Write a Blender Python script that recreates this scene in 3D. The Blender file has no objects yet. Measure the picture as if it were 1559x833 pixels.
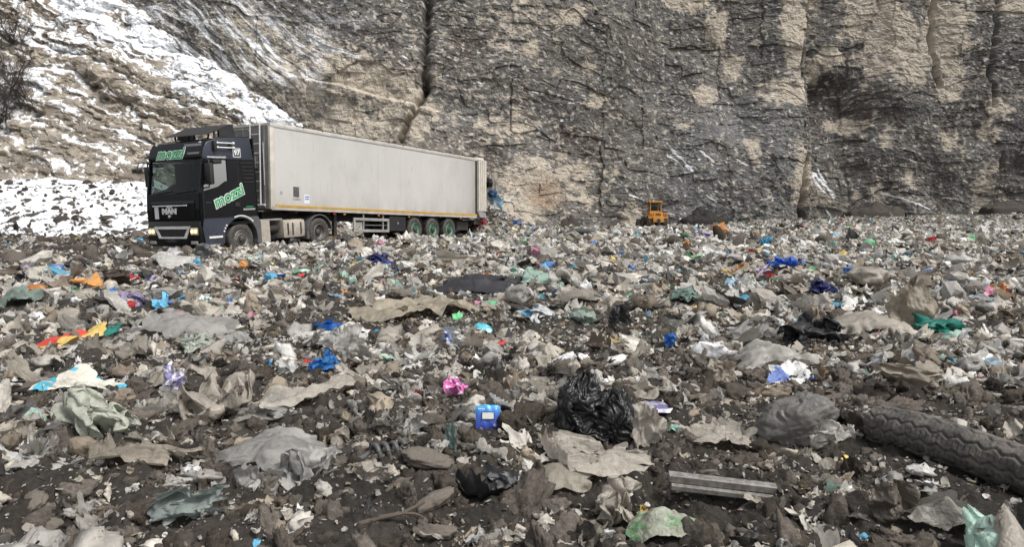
import bpy, bmesh, math, random
import numpy as np
from mathutils import Vector, Matrix, Euler

# ------------------------------------------------------------------ camera, light, exposure
SC = bpy.context.scene
COL = SC.collection
F_PX = 1150.0                       # focal length in pixels of the 1559 px wide photo
EYE = 1.5
PITCH = math.atan(56.5 / F_PX)
cam_d = bpy.data.cameras.new("camera")
cam_d.sensor_width = 36.0
cam_d.lens = 36.0 * F_PX / 1559.0
cam_d.clip_start = 0.05
cam_d.clip_end = 6000.0
cam = bpy.data.objects.new("camera", cam_d)
COL.objects.link(cam)
cam.location = (0, 0, EYE)
cam.rotation_euler = (math.pi / 2 - PITCH, 0, 0)
SC.camera = cam

SUN_EL, SUN_AZ = math.radians(56), math.radians(128)     # azimuth clockwise from +Y; soft overcast sun behind the camera, to the right
world = bpy.data.worlds.new("World")
SC.world = world
world.use_nodes = True
wn = world.node_tree
for n in list(wn.nodes):
    wn.nodes.remove(n)
w_out = wn.nodes.new("ShaderNodeOutputWorld")
w_bg = wn.nodes.new("ShaderNodeBackground")
w_sky = wn.nodes.new("ShaderNodeTexSky")
w_hsv = wn.nodes.new("ShaderNodeHueSaturation")
w_sky.sky_type = 'NISHITA'
w_sky.sun_disc = False
w_sky.sun_elevation = SUN_EL
w_sky.sun_rotation = SUN_AZ
w_sky.dust_density = 4.0
w_sky.air_density = 1.0
w_hsv.inputs['Saturation'].default_value = 0.22          # cloud cover greys the sky
wn.links.new(w_sky.outputs[0], w_hsv.inputs['Color'])
wn.links.new(w_hsv.outputs[0], w_bg.inputs['Color'])
wn.links.new(w_bg.outputs[0], w_out.inputs['Surface'])
w_bg.inputs['Strength'].default_value = 0.11
sun_d = bpy.data.lights.new("sun", 'SUN')
sun_d.energy = 1.6
sun_d.angle = math.radians(14)
sun_d.color = (1.0, 0.96, 0.905)
sun = bpy.data.objects.new("sun", sun_d)
COL.objects.link(sun)
sun.rotation_euler = Vector((-math.sin(SUN_AZ) * math.cos(SUN_EL), -math.cos(SUN_AZ) * math.cos(SUN_EL), -math.sin(SUN_EL))).to_track_quat('-Z', 'Y').to_euler()
SC.view_settings.view_transform = 'Standard'
SC.view_settings.look = 'None'
SC.view_settings.exposure = 0.66
SC.view_settings.gamma = 1.0
SC.view_settings.use_curve_mapping = False

# ------------------------------------------------------------------ helpers
RS = np.random.RandomState(7)
rnd = random.Random(11)

_perm = np.random.RandomState(3).permutation(4096).astype(np.int64)
_grad = np.random.RandomState(5).normal(size=(4096, 3))
_grad /= np.linalg.norm(_grad, axis=1)[:, None]


def hsh(*ks):
    h = np.zeros(np.broadcast(*ks).shape, dtype=np.int64)
    for k in ks:
        h = _perm[(h + np.asarray(k).astype(np.int64)) & 4095]
    return h


def rhash(*ks):
    return hsh(*ks) / 4095.0


def noise(x, y, z=0.0):
    x, y, z = np.broadcast_arrays(np.asarray(x, float), np.asarray(y, float), np.asarray(z, float))
    xi, yi, zi = np.floor(x).astype(np.int64), np.floor(y).astype(np.int64), np.floor(z).astype(np.int64)
    fx, fy, fz = x - xi, y - yi, z - zi
    u, v, w = [t * t * t * (t * (t * 6 - 15) + 10) for t in (fx, fy, fz)]
    out = 0
    for a in (0, 1):
        for b in (0, 1):
            for c in (0, 1):
                g = _grad[hsh(xi + a, yi + b, zi + c)]
                d = g[..., 0] * (fx - a) + g[..., 1] * (fy - b) + g[..., 2] * (fz - c)
                out = out + d * (u if a else 1 - u) * (v if b else 1 - v) * (w if c else 1 - w)
    return out * 1.6


def fbm(x, y, z=0.0, octv=4, gain=0.5, lac=2.1):
    s, a, f = 0.0, 1.0, 1.0
    for k in range(octv):
        s = s + a * noise(np.asarray(x) * f + 17.3 * k, np.asarray(y) * f - 9.1 * k, np.asarray(z) * f + 3.7 * k)
        a *= gain
        f *= lac
    return s


def sstep(a, b, x):
    t = np.clip((x - a) / (b - a), 0, 1)
    return t * t * (3 - 2 * t)


def grid_faces(nu, nv):
    i = np.arange(nu - 1)[:, None] * nv + np.arange(nv - 1)[None, :]
    return np.stack([i, i + nv, i + nv + 1, i + 1], -1).reshape(-1, 4)


def mesh_np(name, V, F, mat=None, col=None, smooth=True):
    V = np.asarray(V, np.float32)
    F = np.asarray(F, np.int32)
    me = bpy.data.meshes.new(name)
    nf, k = F.shape
    me.vertices.add(len(V))
    me.vertices.foreach_set("co", V.ravel())
    me.loops.add(nf * k)
    me.loops.foreach_set("vertex_index", F.ravel())
    me.polygons.add(nf)
    me.polygons.foreach_set("loop_start", np.arange(nf, dtype=np.int32) * k)
    me.polygons.foreach_set("use_smooth", np.full(nf, smooth, dtype=bool))
    if col is not None:
        at = me.color_attributes.new("Col", 'FLOAT_COLOR', 'POINT')
        c = np.ones((len(V), 4), np.float32)
        c[:, :3] = col
        at.data.foreach_set("color", c.ravel())
    me.update(calc_edges=True)
    if mat:
        me.materials.append(mat)
    return me


def link(name, me, parent=None):
    o = bpy.data.objects.new(name, me)
    COL.objects.link(o)
    if parent is not None:
        o.parent = parent
    return o


def tag(o, label=None, cat=None, group=None, kind=None):
    for k, v in (("label", label), ("category", cat), ("group", group), ("kind", kind)):
        if v:
            o[k] = v
    return o


def empty(name, loc, rot=(0, 0, 0)):
    o = bpy.data.objects.new(name, None)
    o.empty_display_size = 0.1
    COL.objects.link(o)
    o.location = loc
    o.rotation_euler = rot
    return o


class MB:
    """collects shapes into one mesh"""

    def __init__(self):
        self.bm = bmesh.new()

    def _tf(self, geom, m):
        if m is not None:
            bmesh.ops.transform(self.bm, matrix=m, verts=geom)

    def box(self, x0, x1, y0, y1, z0, z1, bev=0.0, m=None):
        vs = [self.bm.verts.new((x, y, z)) for x in (x0, x1) for y in (y0, y1) for z in (z0, z1)]
        fs = [self.bm.faces.new([vs[i] for i in q]) for q in ((0, 1, 3, 2), (4, 6, 7, 5), (0, 4, 5, 1), (2, 3, 7, 6), (0, 2, 6, 4), (1, 5, 7, 3))]
        if bev > 0:
            es = list({e for f in fs for e in f.edges})
            r = bmesh.ops.bevel(self.bm, geom=es, offset=bev, segments=2, affect='EDGES', profile=0.6)
            vs = list({v for f in r['faces'] for v in f.verts} | {v for v in vs if v.is_valid})
        self._tf(vs, m)
        return self

    def prism(self, prof, y0, y1, m=None, bev=0.0):
        """profile in x,z extruded along y"""
        a = [self.bm.verts.new((x, y0, z)) for x, z in prof]
        b = [self.bm.verts.new((x, y1, z)) for x, z in prof]
        n = len(prof)
        fs = [self.bm.faces.new(a), self.bm.faces.new(b[::-1])]
        for i in range(n):
            j = (i + 1) % n
            fs.append(self.bm.faces.new((a[i], b[i], b[j], a[j])))
        vs = a + b
        if bev > 0:
            es = list({e for f in fs[:2] for e in f.edges})
            r = bmesh.ops.bevel(self.bm, geom=es, offset=bev, segments=3, affect='EDGES', profile=0.5)
            vs = list({v for f in r['faces'] for v in f.verts} | {v for v in vs if v.is_valid})
        self._tf(vs, m)
        return self

    def quad(self, *ps):
        self.bm.faces.new([self.bm.verts.new(p) for p in ps])
        return self

    def tube(self, pts, r, seg=8, closed=False):
        pts = [Vector(p) for p in pts]
        n = len(pts)
        rs = r if isinstance(r, (list, tuple)) else [r] * n
        rings = []
        for i, p in enumerate(pts):
            t = (pts[(i + 1) % n] - pts[i - 1]) if (closed or 0 < i < n - 1) else (pts[1] - pts[0] if i == 0 else pts[-1] - pts[-2])
            t = t.normalized() if t.length > 1e-9 else Vector((0, 0, 1))
            up = Vector((0, 0, 1)) if abs(t.z) < 0.9 else Vector((1, 0, 0))
            a = t.cross(up).normalized()
            b = a.cross(t)
            rings.append([self.bm.verts.new(p + (a * math.cos(2 * math.pi * k / seg) + b * math.sin(2 * math.pi * k / seg)) * rs[i]) for k in range(seg)])
        for i in range(n if closed else n - 1):
            A, B = rings[i], rings[(i + 1) % n]
            for k in range(seg):
                self.bm.faces.new((A[k], A[(k + 1) % seg], B[(k + 1) % seg], B[k]))
        if not closed:
            self.bm.faces.new(rings[0][::-1])
            self.bm.faces.new(rings[-1])
        return self

    def lathe_y(self, prof, seg=40, c=(0, 0, 0), a0=0.0, a1=2 * math.pi):
        """profile of (radius, y) turned about the y axis through c"""
        full = abs(a1 - a0 - 2 * math.pi) < 1e-6
        m = seg if full else seg + 1
        rings = []
        for k in range(m):
            a = a0 + (a1 - a0) * k / seg
            rings.append([self.bm.verts.new((c[0] + r * math.cos(a), c[1] + y, c[2] + r * math.sin(a))) for r, y in prof])
        for k in range(seg):
            A, B = rings[k], rings[(k + 1) % m]
            for i in range(len(prof) - 1):
                self.bm.faces.new((A[i], A[i + 1], B[i + 1], B[i]))
        return self

    def build(self, name, mat, parent=None, smooth=False, tf=None):
        bmesh.ops.recalc_face_normals(self.bm, faces=self.bm.faces)
        if tf is not None:
            bmesh.ops.transform(self.bm, matrix=tf, verts=self.bm.verts)
        me = bpy.data.meshes.new(name)
        self.bm.to_mesh(me)
        self.bm.free()
        if smooth:
            me.polygons.foreach_set("use_smooth", np.ones(len(me.polygons), dtype=bool))
            me.set_sharp_from_angle(angle=math.radians(38))
        me.materials.append(mat)
        return link(name, me, parent)


def text_mesh(body, size, depth, bold=0.0, shear=0.0, align='CENTER', squash=1.0):
    cu = bpy.data.curves.new("lettering", 'FONT')
    cu.body = body
    cu.size = size
    cu.extrude = depth
    cu.offset = bold
    cu.shear = shear
    cu.align_x = align
    cu.align_y = 'CENTER'
    cu.resolution_u = 3
    o = bpy.data.objects.new("lettering", cu)
    COL.objects.link(o)
    bpy.context.view_layer.update()
    me = bpy.data.meshes.new_from_object(o)
    bpy.data.objects.remove(o)
    me.transform(Matrix.Diagonal((squash, 1, 1, 1)))
    return me


# ------------------------------------------------------------------ materials
def new_mat(name):
    m = bpy.data.materials.new(name)
    m.use_nodes = True
    nt = m.node_tree
    return m, nt, nt.nodes['Principled BSDF']


def nd(nt, typ, **kw):
    n = nt.nodes.new(typ)
    for k, v in kw.items():
        if k in n.inputs:
            n.inputs[k].default_value = v
        else:
            setattr(n, k, v)
    return n


def mixc(nt, a, b, fac, blend='MIX'):
    n = nt.nodes.new("ShaderNodeMix")
    n.data_type = 'RGBA'
    n.blend_type = blend
    for s, v in ((0, fac), (6, a), (7, b)):
        if hasattr(v, 'links') or isinstance(v, bpy.types.NodeSocket):
            nt.links.new(v, n.inputs[s])
        elif s == 0:
            n.inputs[0].default_value = v
        else:
            n.inputs[s].default_value = (*v, 1)
    return n.outputs[2]


def ramp(nt, src, stops):
    r = nt.nodes.new("ShaderNodeValToRGB")
    el = r.color_ramp.elements
    while len(el) < len(stops):
        el.new(0.5)
    for e, (p, c) in zip(el, stops):
        e.position = p
        e.color = (*c, 1) if isinstance(c, tuple) else (c, c, c, 1)
    nt.links.new(src, r.inputs[0])
    return r.outputs[0]


def tex_noise(nt, scale, detail=5, rough=0.6, coord='Object', stretch=None):
    tc = nt.nodes.new("ShaderNodeTexCoord")
    src = tc.outputs[coord]
    if stretch:
        mp = nt.nodes.new("ShaderNodeMapping")
        mp.inputs['Scale'].default_value = stretch
        nt.links.new(src, mp.inputs[0])
        src = mp.outputs[0]
    n = nd(nt, "ShaderNodeTexNoise", Scale=scale, Detail=detail, Roughness=rough)
    nt.links.new(src, n.inputs['Vector'])
    return n.outputs['Fac']


def add_bump(nt, b, h, strength, dist):
    bp = nd(nt, "ShaderNodeBump", Strength=strength, Distance=dist)
    nt.links.new(h, bp.inputs['Height'])
    nt.links.new(bp.outputs[0], b.inputs['Normal'])


def mat_plain(name, c, rough=0.5, metal=0.0, dirt=0.0, dirt_c=(0.16, 0.13, 0.10), dscale=3.0, spec=0.5, coat=0.0):
    m, nt, b = new_mat(name)
    f = tex_noise(nt, dscale, 6, 0.65)
    col = ramp(nt, f, [(0.3, tuple(x * 0.82 for x in c)), (0.7, tuple(min(1, x * 1.12) for x in c))])
    if dirt > 0:
        g = tex_noise(nt, dscale * 2.3, 8, 0.72)
        fac = ramp(nt, g, [(0.62 - dirt * 0.3, 0.0), (0.8 - dirt * 0.2, min(1.0, dirt * 1.4))])
        col = mixc(nt, col, dirt_c, fac)
    nt.links.new(col, b.inputs['Base Color'])
    r = ramp(nt, f, [(0.3, max(0.02, rough - 0.08)), (0.7, min(1, rough + 0.1))])
    nt.links.new(r, b.inputs['Roughness'])
    b.inputs['Metallic'].default_value = metal
    b.inputs['Specular IOR Level'].default_value = spec
    b.inputs['Coat Weight'].default_value = coat
    b.inputs['Coat Roughness'].default_value = 0.08
    return m


def film_mat(name, src='object', dirt=0.35, trans=0.22, rough=0.5, second=None, sec_scale=6.0, sec_pos=0.5, clear=0.0):
    """thin plastic or paper: colour of the object (or of the piece), soil rubbed into it"""
    m, nt, b = new_mat(name)
    if src == 'object':
        c = nt.nodes.new("ShaderNodeObjectInfo").outputs['Color']
    elif src == 'attr':
        at = nt.nodes.new("ShaderNodeAttribute")
        at.attribute_name = "Col"
        c = at.outputs['Color']
    else:
        c = src
    if second:
        g = tex_noise(nt, sec_scale, 2, 0.4, 'Generated')
        fac = ramp(nt, g, [(sec_pos - 0.01, 0.0), (sec_pos + 0.01, 1.0)])
        a = c if not isinstance(c, tuple) else c
        c = mixc(nt, a, second, fac)
    elif isinstance(c, tuple):
        c = mixc(nt, c, tuple(x * 0.85 for x in c), 0.3)
    f = tex_noise(nt, 9.0, 7, 0.72)
    fac = ramp(nt, f, [(0.60 - dirt * 0.35, 0.0), (0.78 - dirt * 0.2, min(1.0, 0.35 + dirt))])
    col = mixc(nt, c, (0.115, 0.092, 0.070), fac)
    big = ramp(nt, tex_noise(nt, 3.5, 4, 0.6), [(0.3, 0.72), (0.7, 1.25)])
    col = mixc(nt, col, big, 1.0, 'MULTIPLY')
    f2 = tex_noise(nt, 70.0, 4, 0.7)
    fac2 = ramp(nt, f2, [(0.61, 0.0), (0.68, min(1.0, dirt * 1.5))])
    col = mixc(nt, col, (0.06, 0.047, 0.037), fac2)
    nt.links.new(col, b.inputs['Base Color'])
    b.inputs['Roughness'].default_value = rough
    b.inputs['Specular IOR Level'].default_value = 0.35
    wr = tex_noise(nt, 14.0, 3, 0.6)
    ab = nt.nodes.new("ShaderNodeMath")
    ab.operation = 'SUBTRACT'
    nt.links.new(wr, ab.inputs[0])
    ab.inputs[1].default_value = 0.5
    ab2 = nt.nodes.new("ShaderNodeMath")
    ab2.operation = 'ABSOLUTE'
    nt.links.new(ab.outputs[0], ab2.inputs[0])
    add_bump(nt, b, ab2.outputs[0], 0.8, 0.03)
    if trans > 0:
        t = nt.nodes.new("ShaderNodeBsdfTranslucent")
        nt.links.new(col, t.inputs['Color'])
        mx = nd(nt, "ShaderNodeMixShader", Fac=trans)
        mx.inputs[0].default_value = trans
        out = nt.nodes['Material Output']
        nt.links.new(b.outputs[0], mx.inputs[1])
        nt.links.new(t.outputs[0], mx.inputs[2])
        last = mx.outputs[0]
        if clear > 0:                       # see-through where the film is stretched thin
            tp = nt.nodes.new("ShaderNodeBsdfTransparent")
            tp.inputs[0].default_value = (0.93, 0.93, 0.92, 1)
            m2 = nt.nodes.new("ShaderNodeMixShader")
            nt.links.new(ramp(nt, tex_noise(nt, 6.0, 3, 0.6), [(0.35, clear * 1.4), (0.65, clear * 0.4)]), m2.inputs[0])
            nt.links.new(last, m2.inputs[1])
            nt.links.new(tp.outputs[0], m2.inputs[2])
            last = m2.outputs[0]
        nt.links.new(last, out.inputs['Surface'])
    return m


def soil_mat(name, chips=True):
    m, nt, b = new_mat(name)
    f = tex_noise(nt, 1.1, 8, 0.7)
    f3 = tex_noise(nt, 24.0, 6, 0.75)
    col = ramp(nt, f, [(0.28, (0.025, 0.022, 0.0195)), (0.5, (0.042, 0.0365, 0.0315)), (0.72, (0.085, 0.074, 0.064))])
    g = ramp(nt, f3, [(0.32, 0.55), (0.7, 1.45)])
    col = mixc(nt, col, g, 1.0, 'MULTIPLY')
    nt.links.new(col, b.inputs['Base Color'])
    b.inputs['Roughness'].default_value = 0.92
    b.inputs['Specular IOR Level'].default_value = 0.25
    add_bump(nt, b, f3, 0.9, 0.03)
    return m


def rock_mat(name, scale=1.0):
    """vertex colour of the rock broken up by grain, with a rough bump"""
    m, nt, b = new_mat(name)
    at = nt.nodes.new("ShaderNodeAttribute")
    at.attribute_name = "Col"
    f = tex_noise(nt, 1.6 * scale, 9, 0.75, stretch=(1, 1, 1.8))
    f2 = tex_noise(nt, 7.0 * scale, 6, 0.75, stretch=(1, 1, 1.6))
    g = ramp(nt, f, [(0.30, 0.62), (0.5, 1.0), (0.72, 1.45)])
    col = mixc(nt, at.outputs['Color'], g, 0.85, 'MULTIPLY')
    g2 = ramp(nt, f2, [(0.3, 0.55), (0.55, 1.0), (0.7, 1.55)])
    col = mixc(nt, col, g2, 0.9, 'MULTIPLY')
    fl = tex_noise(nt, 2.6 * scale, 8, 0.8, stretch=(1, 1, 2.2))
    fk = ramp(nt, fl, [(0.575, 0.0), (0.61, 0.8)])
    pl_ = mixc(nt, (0.46, 0.43, 0.38), at.outputs['Color'], 0.45)
    col = mixc(nt, col, pl_, fk)
    nt.links.new(col, b.inputs['Base Color'])
    b.inputs['Roughness'].default_value = 0.92
    b.inputs['Specular IOR Level'].default_value = 0.2
    add_bump(nt, b, f, 0.5, 0.055)
    return m


M = dict(
    frame=mat_plain("dirty_frame_aluminium", (0.27, 0.262, 0.25), 0.6, 0.2, 0.75, (0.11, 0.092, 0.075), 7.0),
    soil=soil_mat("soil"), clod=soil_mat("clod_soil", chips=False),
    rock=rock_mat("limestone"), snowrock=rock_mat("snowy_rock", 1.2),
    film=film_mat("plastic_film", dirt=0.27, trans=0.40, rough=0.36), clearfilm=film_mat("clear_film", dirt=0.22, trans=0.45, rough=0.25, clear=0.24), loose=film_mat("loose_film", 'attr', dirt=0.22, trans=0.2),
    paint=mat_plain("black_paint", (0.006, 0.0065, 0.008), 0.20, 0, 0.12, (0.05, 0.043, 0.036), 2.0, spec=0.35),
    navy=mat_plain("navy_paint", (0.042, 0.049, 0.068), 0.3, 0, 0.18, (0.10, 0.085, 0.07), 2.0),
    plastic=mat_plain("dark_plastic", (0.025, 0.025, 0.026), 0.5, 0, 0.3, (0.09, 0.075, 0.06)),
    greyplastic=mat_plain("grey_dusty_plastic", (0.10, 0.10, 0.105), 0.55, 0, 0.4, (0.17, 0.14, 0.11)),
    chassis=mat_plain("chassis_steel", (0.03, 0.028, 0.027), 0.7, 0, 0.45, (0.09, 0.075, 0.06)),
    chrome=mat_plain("chrome", (0.62, 0.62, 0.62), 0.18, 0.9, 0.15),
    badge=mat_plain("silver_lettering", (0.72, 0.72, 0.71), 0.4),
    silver=mat_plain("dull_aluminium", (0.55, 0.54, 0.52), 0.38, 0.6, 0.35, (0.2, 0.17, 0.13)),
    tank=mat_plain("tank_aluminium", (0.52, 0.47, 0.40), 0.45, 0.3, 0.4, (0.22, 0.18, 0.13)),
    rubber=mat_plain("tyre_rubber", (0.045, 0.042, 0.040), 0.75, 0, 0.55, (0.15, 0.13, 0.105), 5.0),
    rim=mat_plain("grey_rim", (0.20, 0.19, 0.18), 0.5, 0.3, 0.5, (0.14, 0.115, 0.09), 6.0),
    greenrim=mat_plain("green_rim", (0.10, 0.26, 0.17), 0.5, 0.0, 0.4, (0.16, 0.14, 0.11), 6.0),
    hub=mat_plain("hub_steel", (0.07, 0.07, 0.065), 0.6, 0.2, 0.4, (0.12, 0.1, 0.08), 6.0),
    white=mat_plain("white_lettering", (0.78, 0.79, 0.77), 0.45),
    green=mat_plain("green_lettering", (0.02, 0.38, 0.13), 0.4),
    orange=mat_plain("orange_stripe", (0.52, 0.32, 0.08), 0.5, 0, 0.25),
    lens=mat_plain("headlight_lens", (0.80, 0.66, 0.42), 0.12, 0.1, coat=1.0),
    redlens=mat_plain("red_lens", (0.55, 0.03, 0.03), 0.25),
    amber=mat_plain("amber_lens", (0.75, 0.25, 0.05), 0.25),
    yellow=mat_plain("machine_yellow", (0.54, 0.235, 0.03), 0.65, 0, 0.45, (0.16, 0.12, 0.07), 1.5),
    seat=mat_plain("seat_cloth", (0.04, 0.04, 0.045), 0.9),
    frontgrey=mat_plain("front_wall_grey", (0.20, 0.195, 0.19), 0.55, 0, 0.4, (0.13, 0.11, 0.09), 1.5),
    wood=mat_plain("weathered_wood", (0.10, 0.082, 0.064), 0.85, 0, 0.5, (0.07, 0.055, 0.045), 8.0),
    card=mat_plain("cardboard", (0.30, 0.22, 0.14), 0.85, 0, 0.45, (0.09, 0.075, 0.06), 8.0),
    stone=mat_plain("dirty_stone", (0.15, 0.13, 0.11), 0.9, 0, 0.6, (0.07, 0.058, 0.047), 12.0),
    slab=mat_plain("grey_slab", (0.17, 0.17, 0.17), 0.8, 0, 0.4, (0.09, 0.075, 0.06), 12.0),
    bark=mat_plain("dark_twigs", (0.055, 0.043, 0.035), 0.9),
    blackfilm=mat_plain("black_bag_film", (0.010, 0.010, 0.011), 0.36, 0, 0.35, (0.06, 0.05, 0.04), 14.0),
    blue=mat_plain("blue_print", (0.03, 0.10, 0.55), 0.32, 0, 0.05, dscale=6.0),
    cyan=mat_plain("cyan_print", (0.06, 0.36, 0.70), 0.35),
)


def trailer_mat():
    m, nt, b = new_mat("trailer_panel")
    f = tex_noise(nt, 0.30, 4, 0.6)
    col = ramp(nt, f, [(0.3, (0.60, 0.585, 0.56)), (0.7, (0.69, 0.675, 0.645))])
    for sc, st, lo, hi, amt, c in ((2.2, (3.0, 1.0, 0.09), 0.54, 0.85, 0.36, (0.34, 0.315, 0.28)), (6.0, (2.5, 1.0, 0.16), 0.63, 0.68, 0.55, (0.16, 0.14, 0.115)), (0.5, (1, 1, 1), 0.50, 0.85, 0.5, (0.40, 0.375, 0.34)), (9.0, (1, 1, 1), 0.68, 0.74, 0.6, (0.19, 0.16, 0.13))):
        s = tex_noise(nt, sc, 7, 0.7, stretch=st)
        col = mixc(nt, col, c, ramp(nt, s, [(lo, 0.0), (hi, amt)]))
    # grime thrown up along the foot and at the rear end of the side
    tc = nt.nodes.new("ShaderNodeTexCoord")
    sx = nt.nodes.new("ShaderNodeSeparateXYZ")
    nt.links.new(tc.outputs['Generated'], sx.inputs[0])
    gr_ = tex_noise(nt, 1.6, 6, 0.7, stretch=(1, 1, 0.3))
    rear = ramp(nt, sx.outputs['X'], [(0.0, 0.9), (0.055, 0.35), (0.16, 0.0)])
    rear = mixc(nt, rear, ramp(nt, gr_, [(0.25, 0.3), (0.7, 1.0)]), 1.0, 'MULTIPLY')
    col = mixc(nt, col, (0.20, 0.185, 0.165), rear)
    foot = ramp(nt, sx.outputs['Z'], [(0.0, 0.75), (0.10, 0.35), (0.3, 0.0)])
    foot = mixc(nt, foot, ramp(nt, gr_, [(0.35, 0.0), (0.7, 1.0)]), 1.0, 'MULTIPLY')
    col = mixc(nt, col, (0.30, 0.265, 0.22), foot)
    nt.links.new(col, b.inputs['Base Color'])
    b.inputs['Roughness'].default_value = 0.38
    b.inputs['Metallic'].default_value = 0.2
    w = tex_noise(nt, 0.8, 3, 0.5)
    add_bump(nt, b, w, 0.35, 0.04)
    return m


def glass_mat(name, tint, refl=0.5):
    m, nt, b = new_mat(name)
    nt.nodes.remove(b)
    t = nt.nodes.new("ShaderNodeBsdfTransparent")
    t.inputs[0].default_value = (*tint, 1)
    g = nt.nodes.new("ShaderNodeBsdfGlossy")
    g.inputs['Roughness'].default_value = 0.03
    g.inputs['Color'].default_value = (0.9, 0.9, 0.9, 1)
    lw = nt.nodes.new("ShaderNodeLayerWeight")
    lw.inputs[0].default_value = 0.5
    pw = nt.nodes.new("ShaderNodeMath")
    pw.operation = 'POWER'
    nt.links.new(lw.outputs['Facing'], pw.inputs[0])
    pw.inputs[1].default_value = 4.0
    mr = nt.nodes.new("ShaderNodeMapRange")
    mr.inputs['To Min'].default_value = refl
    nt.links.new(pw.outputs[0], mr.inputs['Value'])
    mx = nt.nodes.new("ShaderNodeMixShader")
    nt.links.new(mr.outputs[0], mx.inputs[0])
    nt.links.new(t.outputs[0], mx.inputs[1])
    nt.links.new(g.outputs[0], mx.inputs[2])
    nt.links.new(mx.outputs[0], nt.nodes['Material Output'].inputs['Surface'])
    return m


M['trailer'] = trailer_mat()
lm, nt, b = new_mat("lit_headlamp")
b.inputs['Base Color'].default_value = (0.9, 0.85, 0.7, 1)
b.inputs['Emission Color'].default_value = (1.0, 0.74, 0.38, 1)
b.inputs['Emission Strength'].default_value = 0.8
M['lamp'] = lm
M['glass'] = glass_mat("windscreen_glass", (0.36, 0.43, 0.41), 0.03)
M['sideglass'] = glass_mat("side_glass", (0.40, 0.38, 0.32), 0.62)
# ------------------------------------------------------------------ the lie of the land
TR_O = Vector((-7.93, 25.0, 0.0))                     # lower left front corner of the trailer, seen from above
FWD = Vector((-0.480, -0.877, 0)).normalized()
LEFT = Vector((-FWD.y, FWD.x, 0)) * -1.0
LEFT = Vector((0.877, -0.480, 0)).normalized()
TR_C = TR_O - LEFT * 1.25                             # centre line
TR_Z = 1.30

_py = np.array([-30, 0, 3.65, 8, 12, 18, 24, 33, 50, 70, 90, 130, 400])
_pz = np.array([-0.6, -0.22, 0.0, 0.25, 0.5, 0.84, 1.12, 1.38, 1.70, 1.98, 2.30, 3.2, 8.0])


def base_z(x, y):
    x, y = np.asarray(x, float), np.asarray(y, float)
    z = np.interp(y, _py, _pz)
    z = z + 0.045 * np.clip(x - 14, 0, 60) * sstep(45, 95, y)
    z = z + 0.05 * np.clip(x - 2, 0, 8) * sstep(8, 20, y) * (1 - sstep(30, 60, y)) * 0.4
    # the truck stands a little lower, behind a low bank of refuse
    rx, ry = x - TR_C.x, y - TR_C.y
    s = -(rx * FWD.x + ry * FWD.y)
    w = rx * LEFT.x + ry * LEFT.y
    tz = np.interp(s, [-6, -3, -1.24, 2.29, 8.5, 12, 16], [0.88, 0.90, 0.93, 1.16, 1.30, 1.34, 1.42])
    inside = sstep(-6.5, -3.0, s) * (1 - sstep(13.5, 17, s)) * (1 - sstep(1.5, 3.2, w)) * sstep(-6.0, -3.0, w)
    z = z * (1 - inside) + tz * inside
    # spill behind the trailer
    q = ((s - 15.0) / 1.7) ** 2 + ((w - 1.0) / 1.5) ** 2
    z = z + 1.15 * np.exp(-q)
    return z


def bare(x, y):
    """1 where the dark mud track runs, left of the truck"""
    px = x / np.maximum(y, 1) * F_PX + 779.5
    return sstep(15, 20, y) * (1 - sstep(230, 400, px)) * (1 - sstep(60, 80, y))


def gz(x, y, fine=True):
    x, y = np.asarray(x, float), np.asarray(y, float)
    b = 1 - 0.6 * bare(x, y)
    far = 1 + 0.5 * sstep(25, 70, y)
    z = base_z(x, y) + b * far * (0.16 * noise(x / 2.7, y / 2.7, 1.3) + 0.10 * noise(x / 0.9, y / 0.9, 4.2))
    if fine:
        z = z + b * (0.085 * np.abs(noise(x / 0.42, y / 0.42, 7.7)) + 0.055 * noise(x / 0.19, y / 0.19, 2.2) + 0.036 * np.abs(noise(x / 0.085, y / 0.085, 5.1)) + 0.012 * noise(x / 0.035, y / 0.035, 8.1))
    return z


def pix_dir(px, py):
    a, c = (px - 779.5) / F_PX, (py - 416.5) / F_PX
    s, k = math.sin(PITCH), math.cos(PITCH)
    return np.array([a, k - c * s, -s - c * k])


def at(px, py):
    """where the photo's point lies on the ground: (x, y)"""
    d = pix_dir(px, py)
    t = np.arange(2.5, 110, 0.02)
    P = d[None, :] * t[:, None]
    below = P[:, 2] + EYE < gz(P[:, 0], P[:, 1], False)
    i = int(np.argmax(below)) if below.any() else len(t) - 1
    return float(P[i, 0]), float(P[i, 1])


# field of refuse: fine close to the camera
NA, NR = 760, 1050
ang = np.radians(np.linspace(-45, 45, NA))
rad = np.exp(np.linspace(math.log(2.3), math.log(150.0), NR))
R_, A_ = np.meshgrid(rad, ang, indexing='ij')
X, Y = R_ * np.sin(A_), R_ * np.cos(A_)
Z = gz(X, Y)
tag(link("waste_field_ground", mesh_np("waste_field_ground", np.stack([X, Y, Z], -1).reshape(-1, 3), grid_faces(NR, NA)[:, ::-1], M['soil'])), kind="structure")
ang = np.radians(np.linspace(44.9, 315.1, 150))
rad = np.exp(np.linspace(math.log(0.3), math.log(1500.0), 160))
R_, A_ = np.meshgrid(rad, ang, indexing='ij')
X, Y = R_ * np.sin(A_), R_ * np.cos(A_)
Vs = [np.stack([X, Y, gz(X, np.minimum(Y, 150), False)], -1).reshape(-1, 3)]
Fs = [grid_faces(160, 150)[:, ::-1]]
ang = np.radians(np.linspace(-45.2, 45.2, 60))
rad = np.linspace(0.3, 2.4, 12)
R_, A_ = np.meshgrid(rad, ang, indexing='ij')
X, Y = R_ * np.sin(A_), R_ * np.cos(A_)
Vs.append(np.stack([X, Y, gz(X, Y, False) - 0.01], -1).reshape(-1, 3))
Fs.append(grid_faces(12, 60)[:, ::-1] + len(Vs[0]))
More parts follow.
